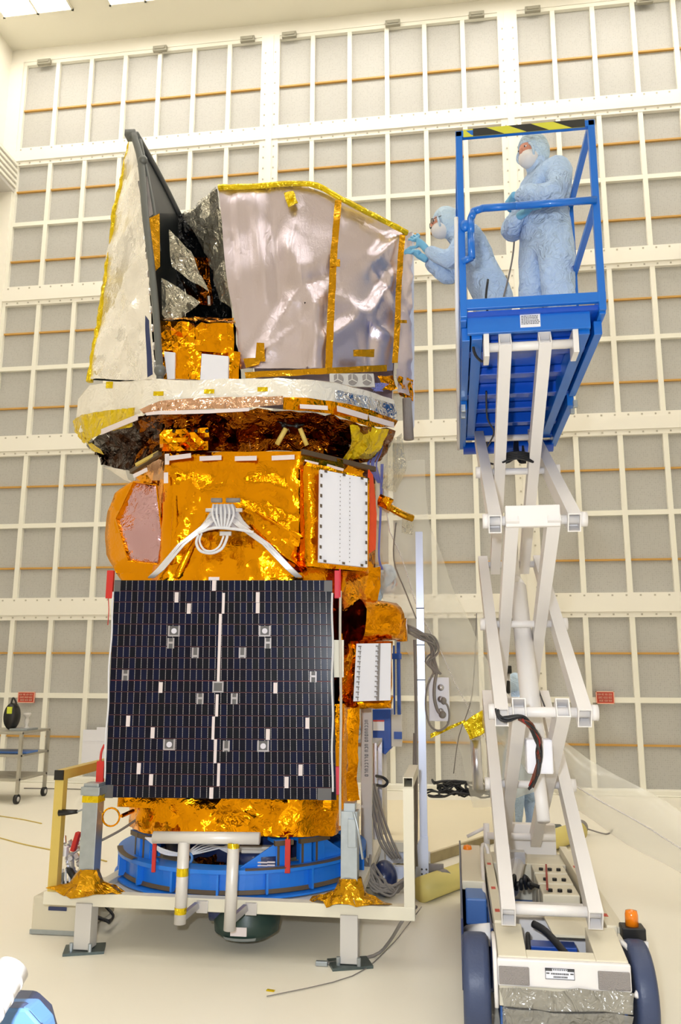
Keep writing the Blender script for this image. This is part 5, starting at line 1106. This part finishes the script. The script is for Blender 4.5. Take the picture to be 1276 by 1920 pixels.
person('person in a pale blue coverall, glasses and mask bending out towards the silver telescope', o2, V((-1, -.08, 0)), lean, V((-1, -.25, -.22)), V((-.25, 0, 1)),
       hands=[((.545, .195, 1.12), (.55, -.1, .75), (.3, .9, 0), (.6, 0, -.6)), ((.545, -.02, 1.15), (.8, .1, .5), (.1, .9, 0), (.5, 0, .5))], glasses=True)
# worker behind the satellite, on steps
down = [list(p) for p in lean]
for i_, p_ in ((14, (.20, .18, 1.22, .085)), (15, (.18, .22, .98, .075)), (16, (.22, .20, .76, .058)), (17, (.24, .19, .68, .045)), (18, (.20, -.18, 1.22, .085)), (19, (.18, -.22, .98, .075)), (20, (.22, -.20, .76, .058)), (21, (.24, -.19, .68, .045))): down[i_] = p_
o3 = WY(647, 1130, 7.25); o3.z = WY(717, 1092, 7.25).z-1.38
person('person in a pale blue hood just showing beside the gold foil drum', o3, V((1, .12, 0)), down, V((1, .4, -.5)), V((.3, 0, 1)),
       hands=[((.245, .19, .69), (.15, 0, -1), (0, 1, 0), (1, 0, 0)), ((.245, -.19, .69), (.15, 0, -1), (0, -1, 0), (1, 0, 0))])
sp_ = thing('step_platform', 'small aluminium step platform behind the satellite, almost hidden', 'steps', (o3.x, o3.y, 0))
b = B().bb((o3.x-.3, o3.y-.25, o3.z-.03), (o3.x+.3, o3.y+.3, o3.z-.001)); b.build('top_step', 'alu', sp_)
for sx in (-.28, .28):
    for sy in (-.23, .28): B().bb((o3.x+sx-.02, o3.y+sy-.02, 0), (o3.x+sx+.02, o3.y+sy+.02, o3.z-.03)).build('leg', 'alu', sp_)
o4 = V((.46, 9.1, 0)); o4.x = WY(982, 1500, 9.1).x
person('person in a pale blue coverall standing far behind the scissor arms', o4, V((-.5, .8, 0)), stand, V((-.5, .8, -.2)))
a, c = WY(945, 1248, 8.6), WY(960, 1300, 8.6)
t = thing('camera_box', 'black box on a white pole seen between the scissor arms', 'camera', ((a.x+c.x)/2, 8.6, 0))
B().bb((a.x, 8.55, WY(945, 1263, 8.6).z), (c.x, 8.65, a.z)).build('body', 'black', t, bevel=.01); B().bb((a.x, 8.57, c.z), (c.x-.02, 8.63, WY(945, 1276, 8.6).z)).build('lower_box', 'black', t, bevel=.01)
B().cyl(((a.x+c.x)/2, 8.62, 0), ((a.x+c.x)/2, 8.62, a.z-.02), .02).build('pole', 'liftwhite', t, smooth=True); B().cyl(((a.x+c.x)/2, 8.62, 0), ((a.x+c.x)/2, 8.62, .03), .18, n=24).build('base', 'liftwhite', t, smooth=True)

# ------------------------------------------------------------------ behind and beside
# extrusion mast with control box
YM = 6.75
a, c = WY(789, 998, YM), WY(798, 1668, YM)
t = thing('aluminium_mast', 'tall bluish white aluminium extrusion mast to the right of the satellite', 'mast', (c.x, YM, 0))
zt_ = a.z; x_ = c.x-.01
b = B(); b.bb((x_-.03, YM-.03, .03), (x_+.03, YM+.03, zt_))
for k in (-1, 0, 1): b.bb((x_+k*.018-.004, YM-.034, .03), (x_+k*.018+.004, YM-.03, zt_))
m_ = b.build('upright', 'extr', t)
b = B()
for z in (2.2, 1.9, 1.62): b.tube([(x_-.034, YM-.037, z), (x_, YM-.037, z), (x_+.034, YM-.037, z)], .004, 6)
pieces(b, 'zip_tie', 'blackcable', m_)
gpl = B().prism([(x_-.20, YM-.045, .05), (x_+.035, YM-.045, .05), (x_+.035, YM-.045, .42), (x_-.02, YM-.045, .42)], (0, .012, 0)).build('gusset_plate', 'extr', t)
b = B()
for i in range(4):
    for j in range(4):
        if i+j < 5 and not (i > 1 and j > 1): b.cyl((x_+.018-i*.035, YM-.047, .075+j*.035), (x_+.018-i*.035, YM-.044, .075+j*.035), .008, n=8)
b.build('bolt', 'text', gpl)
b = B(); b.bb((x_-1.1, YM-.03, .10), (x_-.03, YM+.03, .19)); b.bb((x_-1.0, YM+.5, .10), (x_+.03, YM+.56, .19)); b.bb((x_-.03, YM+.03, .10), (x_+.03, YM+.5, .19)); b.bb((x_-.95, YM-.3, .12), (x_-.88, YM+.8, .18))
b.build('base_bar', 'extr', t)
b = B(); b.lathe([(.001, -.03), (.085, -.03), (.095, 0), (.085, .03), (.001, .03)], (x_+.14, YM-.05, .095), 28, (V((0, 0, 1)), V((.8, .6, 0)), V((.6, -.8, 0)))); b.box((x_+.08, YM, .18), (.14, .06, .06)); b.build('caster', 'grille', t, smooth=True)
b = B(); b.tube([(x_-.05, YM-.02, zt_-.9), (x_-.045, YM-.04, 1.6), (x_-.05, YM-.03, .9), (x_-.06, YM-.04, .35), (x_-.1, YM-.05, .02)], .012, 8); b.tube([(x_-.06, YM-.02, 1.2), (x_-.07, YM-.04, .7), (x_-.055, YM-.04, .2)], .012, 8); b.build('mast_cable', 'greycable', t)
YC = YM+.0
a, c = WY(803, 1270, YC), WY(843, 1352, YC)
bx = thing('control_box', 'white connector box with three sockets hanging on the right of the mast', 'box', ((a.x+c.x)/2, YC, c.z))
B().bb((a.x, YC-.05, c.z), (c.x, YC+.05, a.z)).build('housing', 'white', bx, bevel=.006)
for y in (1289, 1311, 1334): q_ = WY(826, y, YC-.05); k_ = B().cyl(q_, q_+V((0, -.02, 0)), .026, n=18).build('socket', 'alu', bx, smooth=True)
b = B(); P = lambda x, y, o=.09: WY(x, y, YC-o)
b.tube([P(830, 1316), P(838, 1322), P(842, 1340), P(838, 1360), P(822, 1370), P(806, 1360), P(798, 1330), P(800, 1290), P(812, 1262)], .008, 8)
b.tube([P(830, 1342), P(820, 1332), P(814, 1310), P(814, 1285), P(818, 1262)], .013, 8); b.ball(P(829, 1340), (.03, .03, .03), n=8); b.ball(P(831, 1314), (.024, .024, .03), n=8)
rr = random.Random(31)
j_ = lambda s_: rr.uniform(-s_, s_)
for k in range(11): b.tube([P(758, 1178+j_(9), .1), P(783+j_(3), 1188+j_(10), .08), P(806+j_(7), 1200+j_(8), .02+j_(.04)), P(815+j_(8), 1222+j_(6), j_(.04)), P(806+j_(10), 1243+j_(4), .03), P(820+j_(7), 1264, .05)], .0075, 8)
tag(b.build('cable_bunch', 'greycable', smooth=True), 'grey cable bunch looping over the mast down to the white connector box', 'cable')
# yellow strap and foil bag
a = WY(806, 1380, 7.2); c = WY(872, 1352, 7.2); b = B(); b.grid([(a+V((0, 0, .02)), c+V((0, 0, .01)), c-V((0, 0, .01)), a-V((0, 0, .02)))], 20, amp=.006); tag(b.build('amber_ribbon', 'yellow', solid=.004), 'amber tape ribbon stretching from the mast towards the lift', 'tape')
b = B(); q = [WY(868, 1356, 7.1), WY(902, 1330, 7.1), WY(906, 1372, 7.1), WY(880, 1388, 7.1)]; bk = [p+V((.02, .2, 0)) for p in q]
b.grid([(q[0], q[1], q[2], q[3])]+[(q[i], q[(i+1) % 4], bk[(i+1) % 4], bk[i]) for i in range(4)], 20, amp=.02, freq=8, ridge=.01); tag(b.build('amber_wrap', 'yellow'), 'crumpled amber film bundle left of the lower scissor arms', 'film')
b = B(); b.cyl(WY(891, 1388, 7.2), WY(896, 1480, 7.2), .045, n=16); tag(b.build('silver_tube', 'alu', smooth=True), 'short shiny silver tube hanging below the amber film bundle', 'tube')
# white beam with vertical writing
YV = 6.35
a, c = WY(676, 1326, YV), WY(697, 1500, YV)
t = thing('white_column', 'white square column with vertical dark lettering behind the gold foil', 'column', ((a.x+c.x)/2, YV, 0))
B().bb((a.x, YV, .12), (c.x, YV+.08, a.z+.3)).build('shaft', 'palepaint', t, bevel=.003)
b = B(); rr = random.Random(8); z = WY(684, 1350, YV).z; zb = WY(684, 1457, YV).z; xm = (a.x+c.x)/2
while z > zb:
    h_ = .014; b.bb((xm-.012, YV-.003, z-h_), (xm-.008, YV, z)); b.bb((xm-.012, YV-.003, z-.004), (xm+.014, YV, z))
    if rr.random() < .6: b.bb((xm-.012, YV-.003, z-h_), (xm+.014, YV, z-h_+.004))
    if rr.random() < .4: b.bb((xm+.010, YV-.003, z-h_), (xm+.014, YV, z))
    z -= .021 if rr.random() < .85 else .032
lab(b.build('lettering', 'text', t), 'dark letters running down the column')
# blue machine behind
YB_ = 8.4
def rectY(x0_, y0_, x1_, y1_, Y, t_, b): a, c = WY(x0_, y0_, Y), WY(x1_, y1_, Y); b.bb((a.x, Y, c.z), (c.x, Y+t_, a.z))
q_ = WY(725, 1400, YB_)
t = thing('blue_machine', 'blue steel machine partly hidden behind the white louvre box', 'machine', (q_.x, YB_, 0))
b = B(); rectY(696, 1330, 733, 1405, YB_, .3, b); a, c = WY(700, 1404, YB_), WY(722, 1415, YB_); b.prism([a, WY(732, 1404, YB_), c], (0, .2, 0)); b.build('cabinet', 'blueglass', t, bevel=.006)
b = B(); rectY(736, 1210, 740.5, 1340, YB_, .06, b); rectY(743, 1204, 751, 1340, YB_, .06, b); rectY(733, 1225, 752, 1236, YB_-.02, .06, b); b.build('mast', 'blueglass', t, bevel=.004)
b = B(); rectY(733, 1340, 753, 1400, YB_, .1, b); b.build('back_plate', 'palepaint', t); b = B(); rectY(738, 1372, 753, 1386, YB_-.02, .06, b); b.build('foot', 'blueglass', t)
b = B(); rectY(699, 1350, 720, 1370, YB_-.01, .008, b); l_ = b.build('label', 'white', t); b = B(); rectY(699, 1350, 720, 1353, YB_-.014, .004, b); b.build('label_header', 'redsign', l_)
b = B(); p = WY(714, 1415, YB_); b.cyl((p.x, YB_+.1, 0), (p.x, YB_+.1, p.z+.2), .05); b.build('stem', 'palepaint', t, smooth=True)
# floor clutter right behind the stand
YD = 6.6
b = B(); q = WY(720, 1580, YD); b.ball(q, (.10, .12, .13), n=12); tag(b.build('vacuum_cleaner', 'navy', smooth=True), 'dark blue rounded canister on the floor between stand and mast', 'canister')
q.z = .12
bpy.data.objects['vacuum_cleaner'].location.z = 0.0
t_ = [(701, 1500), (716, 1530)]
b = B(); b.tube([WY(705, 1455, 6.9), WY(718, 1458, 6.8), WY(726, 1466, 6.8), WY(720, 1474, 6.8), WY(706, 1472, 6.9)], .012, 8); tag(b.build('black_hose', 'blackcable', smooth=True), 'short black hose loop beside the white column', 'hose')
b = B(); p = WY(692, 1470, 6.5)
for k in range(4): b.tube([WY(690+k*4, 1470, 6.5), WY(700+k*6, 1530, 6.35), WY(712+k*8, 1580, 6.3), WY(735+k*5, 1610, 6.3)], .010, 8)
tag(b.build('grey_cable', 'greycable', smooth=True), 'grey cables falling from the white column to the stand', 'cable')
b = B(); rr = random.Random(12)
for k in range(14):
    b.tube([WY(680+rr.uniform(0, 20), 1620+rr.uniform(-20, 20), 6.05), WY(690+rr.uniform(0, 30), 1655+rr.uniform(-10, 15), 6.0), WY(715+rr.uniform(0, 20), 1672+rr.uniform(-12, 12), 6.0), WY(742+rr.uniform(0, 14), 1665+rr.uniform(-14, 10), 6.05), WY(765, 1640+rr.uniform(-12, 12), 6.2)], .010, 6)
tag(b.build('cable_tangle', 'greycable', smooth=True), 'tangle of grey cables on the right end of the stand', 'cable')
b = B(); b.tube([WZ(780, 1700, .3), WZ(755, 1725, .26), WZ(730, 1765, .1), WZ(700, 1792, .01), WZ(620, 1806, .008), WZ(600, 1806, .008)], .010, 8)
b.tube([WZ(790, 1700, .2), WZ(760, 1740, .06), WZ(730, 1775, .008), WZ(660, 1830, .006), WZ(500, 1868, .006)], .003, 6); tag(b.build('floor_cable', 'greycable', smooth=True), 'grey cable dropping from the stand across the floor', 'cable')
b = B(); q = WZ(603, 1806, .015); b.box(q, (.07, .03, .025)); tag(b.build('cable_plug', 'steel', bevel=.003), 'small grey plug lying at the end of the floor cable', 'plug')
b = B(); q = WZ(507, 1857, .004); b.box(q, (.045, .02, .005), (V((.95, -.2, 0)), V((.2, .95, 0)), ZZ)); tag(b.build('tape_scrap', 'yellow'), 'scrap of yellow tape lying on the front floor', 'tape')
# box at the left
a, c = WY(62, 1680, 5.35), WY(150, 1745, 5.35)
t = thing('metal_case', 'cream metal case with a slot handle under the left corner of the stand', 'case', ((a.x+c.x)/2, 5.55, c.z*0))
zc = max(0, c.z)
cs = B().bb((a.x, 5.35, 0.004), (c.x, 5.9, a.z)).build('body', 'bench2', t, bevel=.012)
p0, p1 = WY(90, 1700, 5.34), WY(124, 1709, 5.34); b = B(); b.bb((p0.x, 5.342, p1.z), (p1.x, 5.349, p0.z)); b.build('handle_slot', 'navy', cs, bevel=.003)
b = B(); b.bb((a.x-.005, 5.343, .004), (c.x+.005, 5.36, .03)); b.bb((c.x-.012, 5.343, .004), (c.x+.006, 5.36, a.z)); b.build('edge_trim', 'steel', cs, bevel=.002)
# valve cluster on the case
q = WY(133, 1600, 5.45)
t = thing('valve_cluster', 'silver valve cluster with a red handle on the metal case', 'valve', (q.x, 5.5, a.z))
b = B(); rr = random.Random(3)
for k in range(26): p = q+V((rr.uniform(-.07, .06), rr.uniform(0, .1), rr.uniform(-.13, .09))); b.cyl(p, p+V((rr.uniform(-.05, .05), rr.uniform(-.03, .03), rr.uniform(-.05, .05))), rr.uniform(.008, .02), n=8)
b.cyl(V((q.x, 5.5, a.z)), q, .02); b.build('fittings', 'alu', t)
p = WY(143, 1578, 5.42); b = B(); b.beam(p+V((.012, 0, .06)), p-V((.02, 0, .06)), .045, .03); lab(b.build('red_handle', 'red', t, bevel=.006), 'red handle')
p = WY(121, 1596, 5.4); B().box(p, (.045, .04, .06)).build('gauge', 'white', t, bevel=.004)
b = B()
for k in range(4): b.tube([q+V((-.05+k*.02, 0, -.1)), q+V((-.03+k*.03, -.04, -.2)), q+V((.03, -.03, -.22+k*.01)), q+V((.05, 0, -.14))], .007, 6)
b.build('white_hose', 'whitecable', t, smooth=True)
b = B(); b.tube([q+V((-.02, .02, -.1)), q+V((.03, -.02, -.13)), q+V((.07, 0, -.20)), q+V((.03, 0, -.24))], .022, 8); b.ball(q+V((-.04, .02, -.22)), (.06, .05, .04), n=8); b.build('black_pump', 'black', t, smooth=True)
b = B(); b.bb((a.x+.08, 5.38, a.z+.001), (a.x+.16, 5.45, a.z+.13)); tag(b.build('steel_bracket', 'steel', bevel=.003), 'small grey bracket standing on the cream metal case', 'bracket')
b = B()
for k in range(5): b.tube([WZ(172, 1708+k*2, .1-.01*k), WZ(185+k*4, 1722+k, .08), WZ(205, 1726+k, .05), WZ(212, 1716, .06), WZ(198, 1700, .1)], .009, 6)
tag(b.build('cable_coil', 'blackcable', smooth=True), 'small black cable coil beside the left stand leg', 'cable')
b = B(); b.tube([(q.x+.32, 5.2, .62), (q.x+.42, 5.35, .68), (q.x+.55, 5.6, .80)], .008, 6); tag(b.build('stand_cable', 'greycable', smooth=True), 'grey cable from the left jack post up to the blue ring', 'cable')
# steel cart at far left
YCt = 10.2
a, c = WY(-60, 1372, YCt), WY(40, 1470, YCt)
x0c, x1c = WY(-70, 1400, YCt).x, WY(40, 1400, YCt).x
t = thing('service_cart', 'three shelf stainless cart against the wall at the far left', 'cart', ((x0c+x1c)/2, YCt+.3, 0))
zs_ = [WY(35, 1462, YCt).z, WY(35, 1417, YCt).z, WY(35, 1374, YCt).z]; zs_[0] = max(zs_[0], .14)
for z in zs_: B().bb((x0c, YCt, z-.02), (x1c, YCt+.75, z+.012)).build('shelf', 'bench', t, bevel=.004)
for x in (x0c+.02, x1c-.02):
    for y in (YCt+.02, YCt+.73):
        B().bb((x-.02, y-.02, .10), (x+.02, y+.02, zs_[2])).build('post', 'bench', t)
        w_ = B().cyl((x-.02, y, .06), (x+.02, y, .06), .06, n=20).build('caster', 'black', t, smooth=True); B().cyl((x-.024, y, .06), (x+.024, y, .06), .03, n=14).build('caster_hub', 'palepaint', w_, smooth=True)
ztop = zs_[2]+.012
q0, q1 = WY(8, 1320, YCt+.3), WY(30, 1368, YCt+.3); xm = (q0.x+q1.x)/2
t = thing('air_blower', 'black rounded blower with a yellow label on the steel cart', 'blower', (xm, YCt+.35, ztop))
b = B(); b.lathe([(.001, -.09), (.15, -.09), (.175, -.05), (.175, .05), (.15, .09), (.001, .09)], (xm, YCt+.35, ztop+.178), 28, (V((.5, 0, 0)), V((0, 0, 1)), V((0, 1, 0)))); b.build('housing', 'black', t, smooth=True)
B().box((xm+.01, YCt+.255, ztop+.26), (.07, .012, .09)).build('label', 'yellowlabel', t)
b = B(); b.tube([(xm+.0, YCt+.3, ztop+.33), (xm+.02, YCt+.3, ztop+.42), (xm+.06, YCt+.3, ztop+.38), (xm+.09, YCt+.3, ztop+.30)], .012, 8); b.build('carry_handle', 'black', t, smooth=True)
b = B(); b.bb((x1c-.30, YCt+.2, ztop), (x1c-.05, YCt+.5, ztop+.025)); tag(b.build('tray', 'steel', bevel=.004), 'low grey tray at the right end of the cart top', 'tray')
b = B(); p = (xm+.19, YCt+.4, ztop); b.lathe([(.001, 0), (.05, 0), (.05, .02), (.02, .05), (.035, .12), (.02, .16), (.05, .19), (.05, .22), (.001, .22)], p, 16); tag(b.build('glass_flask', 'palepaint', smooth=True), 'small pale bottle with a dark cap beside the blower', 'bottle')
b = B(); b.bb((x0c+.25, YCt+.1, zs_[1]+.013), (x0c+.85, YCt+.4, zs_[1]+.04)); tag(b.build('blue_cloth', 'steelblue', bevel=.01), 'folded blue cloth on the middle shelf of the cart', 'cloth')
# thin cords on the floor at left
for pts, lb_ in (([(0, 1530), (40, 1536), (78, 1544)], 'short thin yellow cord on the far left floor'), ([(0, 1571), (45, 1583), (100, 1594), (140, 1600), (200, 1615)], 'long thin yellow cord running towards the stand')):
    b = B(); b.tube([WZ(x, y, .006) for x, y in pts], .006, 6); tag(b.build('yellow_cord', 'ochre', smooth=True), lb_, 'cord')
b = B(); b.tube([WZ(x, y, .008) for x, y in ((45, 1478), (120, 1479), (200, 1481), (300, 1482))], .008, 6); tag(b.build('power_lead', 'greycable', smooth=True), 'straight grey cord on the floor near the cream baseboard', 'cord')
# big pale board on the floor behind
zb_ = .10
P4 = [WZ(980, 1544, zb_), WZ(700, 1630, zb_), WZ(560, 1500, zb_), WZ(944, 1500, zb_)]
b = B(); b.prism([p-ZZ*.05 for p in P4], (0, 0, .05)); bd = thing('floor_platform', 'large cream board raised slightly off the floor behind the mast', 'board', tuple((P4[0]+P4[2])/2*V((1, 1, 0)).x if False else ((P4[0].x+P4[2].x)/2, (P4[0].y+P4[2].y)/2, 0)))
b.build('top', 'board', bd)
b = B()
for i in range(4): b.beam(P4[i]-ZZ*.055, P4[(i+1) % 4]-ZZ*.055, .03, .085)
lab(b.build('edge', 'boardedge', bd), 'worn wooden edge')
# cable heap
b = B(); rr = random.Random(20); cx, cy = WZ(862, 1492, zb_).x, WZ(862, 1492, zb_).y-.1
for k in range(20):
    ox, oy, rx, ry = rr.uniform(-.28, .28), rr.uniform(-.1, .1), rr.uniform(.06, .22), rr.uniform(.06, .14); z = zb_+.02+rr.random()*.24*(1-abs(ox)*1.8)
    b.tube([(cx+ox+math.cos(2*math.pi*i/12)*rx, cy+oy+math.sin(2*math.pi*i/12)*ry, z+rr.uniform(-.03, .04)) for i in range(12)], .013, 6, smooth=2, closed=True)
b.tube([(cx+.4, cy, zb_+.05), WY(895, 1440, cy), WY(890, 1380, cy)], .010, 6)
tag(b.build('cable_heap', 'blackcable', smooth=True), 'heap of black cable coils on the cream floor board by the wall', 'cable')
# rolls on the floor
b = B(); a, c = WZ(790, 1668, .09), WZ(915, 1622, .09); b.cyl(a, c, .09, n=28); tag(b.build('film_roll', 'yellowroll', smooth=True), 'pale yellow plastic roll lying on the floor left of the lift base', 'roll')
b = B(); a, c = WZ(968, 1596, .1), WZ(1085, 1558, .1); b.cyl(a, c, .09, n=24); tag(b.build('film_roll', 'yellowroll', smooth=True), 'pale yellow roll on the floor behind the lift base', 'roll')
q = WZ(1090, 1565, 0); b = B(); b.ball((q.x, q.y, .075), (.07, .09, .075), n=10); b.tube([(q.x+.06, q.y, .06), (q.x+.25, q.y+.02, .01), (q.x+.36, q.y+.25, .01)], .008, 6); tag(b.build('floor_motor', 'grille', smooth=True), 'small dark grey motor with a lead on the floor right of the lift', 'motor')
b = B(); q = WZ(1040, 1580, 0); b.bb((q.x-.12, q.y-.05, .002), (q.x+.08, q.y+.12, .16)); tag(b.build('grey_case', 'steeldark', bevel=.01), 'dark grey case on the floor behind the lift base', 'case')
q = WZ(1155, 1482, 0); b = B(); rr = random.Random(5)
b.bb((q.x-.22, q.y-.1, .002), (q.x+.12, q.y+.15, .10)); 
tag(b.build('small_crate', 'bench', bevel=.01), 'small greyish box against the wall right of the lift', 'box')
b = B()
for k in range(8): b.tube([(q.x-.25+rr.uniform(0, .2), q.y, .10+rr.uniform(.01, .06)) for _ in range(4)], .010, 6)
tag(b.build('cord_pile', 'blackcable', smooth=True), 'dark cord piled on the small greyish box', 'cord')
# clear plastic sheet: one long curved drape
def drape(path, wdir, wid, bulge, label, nm='plastic_sheet', n=6):
    b = B(); rows = []
    pts = [V(p) for p in path]; Q = []
    for i in range(len(pts)-1):
        for j in range(n): Q.append(pts[i].lerp(pts[i+1], j/n))
    Q.append(pts[-1])
    for p in Q:
        row = []
        for k in range(13):
            u_ = k/12*2-1; row.append(p+V(wdir)*u_*wid/2-V((0, 1, 0))*bulge*(1-u_*u_)+noise.noise_vector(p*2+V((u_, 0, 0)))*.03)
        rows.append(row)
    vs = [p for r_ in rows for p in r_]; fs = [(i*13+k, i*13+k+1, (i+1)*13+k+1, (i+1)*13+k) for i in range(len(rows)-1) for k in range(12)]
    b.add(vs, fs); t_ = thing(nm, label, 'sheet', tuple(pts[-1])); b.build('film', 'sheet', t_, smooth=True)
    s_ = MB(); off_ = 5  # white beads stand in for the dotted highlight along the film seam
    for i in range(len(rows)-1):
        for j in range(9):
            p = rows[i][off_].lerp(rows[i+1][off_], j/9)-V((0, .012, 0)); s_.ball(p, .006, n=4)
    sm_ = s_.build('seam_glints', 'liftwhite', t_, smooth=True); sm_['label'] = 'dotted seam, its glints put in as white beads'; return t_
drape([WY(728, 880, 6.6), WY(742, 1000, 6.8), WY(790, 1130, 7.2), WY(850, 1250, 7.6), WY(930, 1400, 8.0), WY(945, 1500, 8.1)], (.97, .1, .22), .62, .16, 'clear plastic sheet falling from the satellite behind the mast')
drape([WY(930, 1330, 7.8), WY(1010, 1410, 7.5), WY(1090, 1470, 7.2), WY(1190, 1530, 6.9), WY(1320, 1605, 6.6)], (.3, .15, .94), .42, .12, 'clear plastic sheet sagging to the right behind the lift')
b = B(); b.tube([WY(742, 980, 6.5), WY(738, 1050, 6.6), WY(760, 1110, 6.7), WY(780, 1160, 6.7)], .006, 6); b.tube([WY(893, 1150, 7.5), WY(885, 1300, 7.6), WY(860, 1380, 7.6), WY(850, 1450, 7.7)], .005, 6); b.tube([WY(780, 960, 6.9), WY(893, 1150, 7.5)], .003, 5) if False else None
tag(b.build('thin_wire', 'greycable', smooth=True), 'thin grey wires hanging through the clear plastic sheets', 'wire')
b = B(); b.tube([WY(965, 425, 5.3), WY(962, 470, 5.3), WY(955, 510, 5.3), WY(944, 556, 5.3)], .006, 8); tag(b.build('ground_strap', 'greycable', smooth=True), 'thin cord hanging from the standing worker to the lift deck', 'cord')
b = B(); b.tube([(.30, 5.45, 4.45), (.28, 5.42, 4.25), (.33, 5.42, 4.0), (.40, 5.45, 3.63)], .008, 8); tag(b.build('tool_cord', 'blackcable', smooth=True), 'dark cord hanging beside the bending worker', 'cord')
# chair corner at lower left
c0 = WY(40, 1880, 1.55)
YH = 1.5
t = thing('stool', 'blue slate stool shell with a white roll across it at the lower left', 'stool', (c0.x-.05, YH, 0))
oc = [WY(-66, 1880, YH), WY(56, 1880, YH), WY(85, 1912, YH), WY(95, 1950, YH), WY(98, 2010, YH), WY(-66, 2010, YH)]
ic = [WY(-60, 1890, YH-.02), WY(50, 1890, YH-.02), WY(78, 1922, YH-.02), WY(86, 1960, YH-.02), WY(88, 2010, YH-.02), WY(-60, 2010, YH-.02)]
n_ = 6; b = B(); bk = [WY(x, y, YH+.12) for x, y in ((-80, 1850), (70, 1856), (98, 1882), (110, 1925), (114, 2010), (-80, 2010))]
b.add(oc+ic+bk, [(i, (i+1) % n_, n_+(i+1) % n_, n_+i) for i in range(n_)]+[(i, (i+1) % n_, 2*n_+(i+1) % n_, 2*n_+i) for i in range(n_)]+[tuple(range(2*n_, 3*n_))])
lab(b.build('shell', 'chairdark', t, bevel=.008), 'dark slate blue shell')
b = B(); b.add(ic, [tuple(range(n_))]); b.prism([p-V((0, .002, 0)) for p in ic], (0, .05, 0)); lab(b.build('pad', 'chairblue', t, bevel=.006), 'light blue face')
b = B(); b.cyl((c0.x-.08, YH+.05, 0), (c0.x-.08, YH+.05, oc[5].z+.05), .03); b.cyl((c0.x-.08, YH+.05, 0), (c0.x-.08, YH+.05, .03), .22, n=24); b.build('pedestal', 'steel', t, smooth=True)
a, c = WY(22, 1818, 1.42), WY(-70, 1965, 1.30); dr = (c-a).normalized()
b = B(); b.cyl(a, c, .030, n=24)
for k in range(5): b.cyl(a.lerp(c, .12+k*.2), a.lerp(c, .16+k*.2), .0312, n=24)
tag(b.build('paper_roll', 'liftwhite', smooth=True), 'white plastic covered roll in the lower left corner', 'roll')
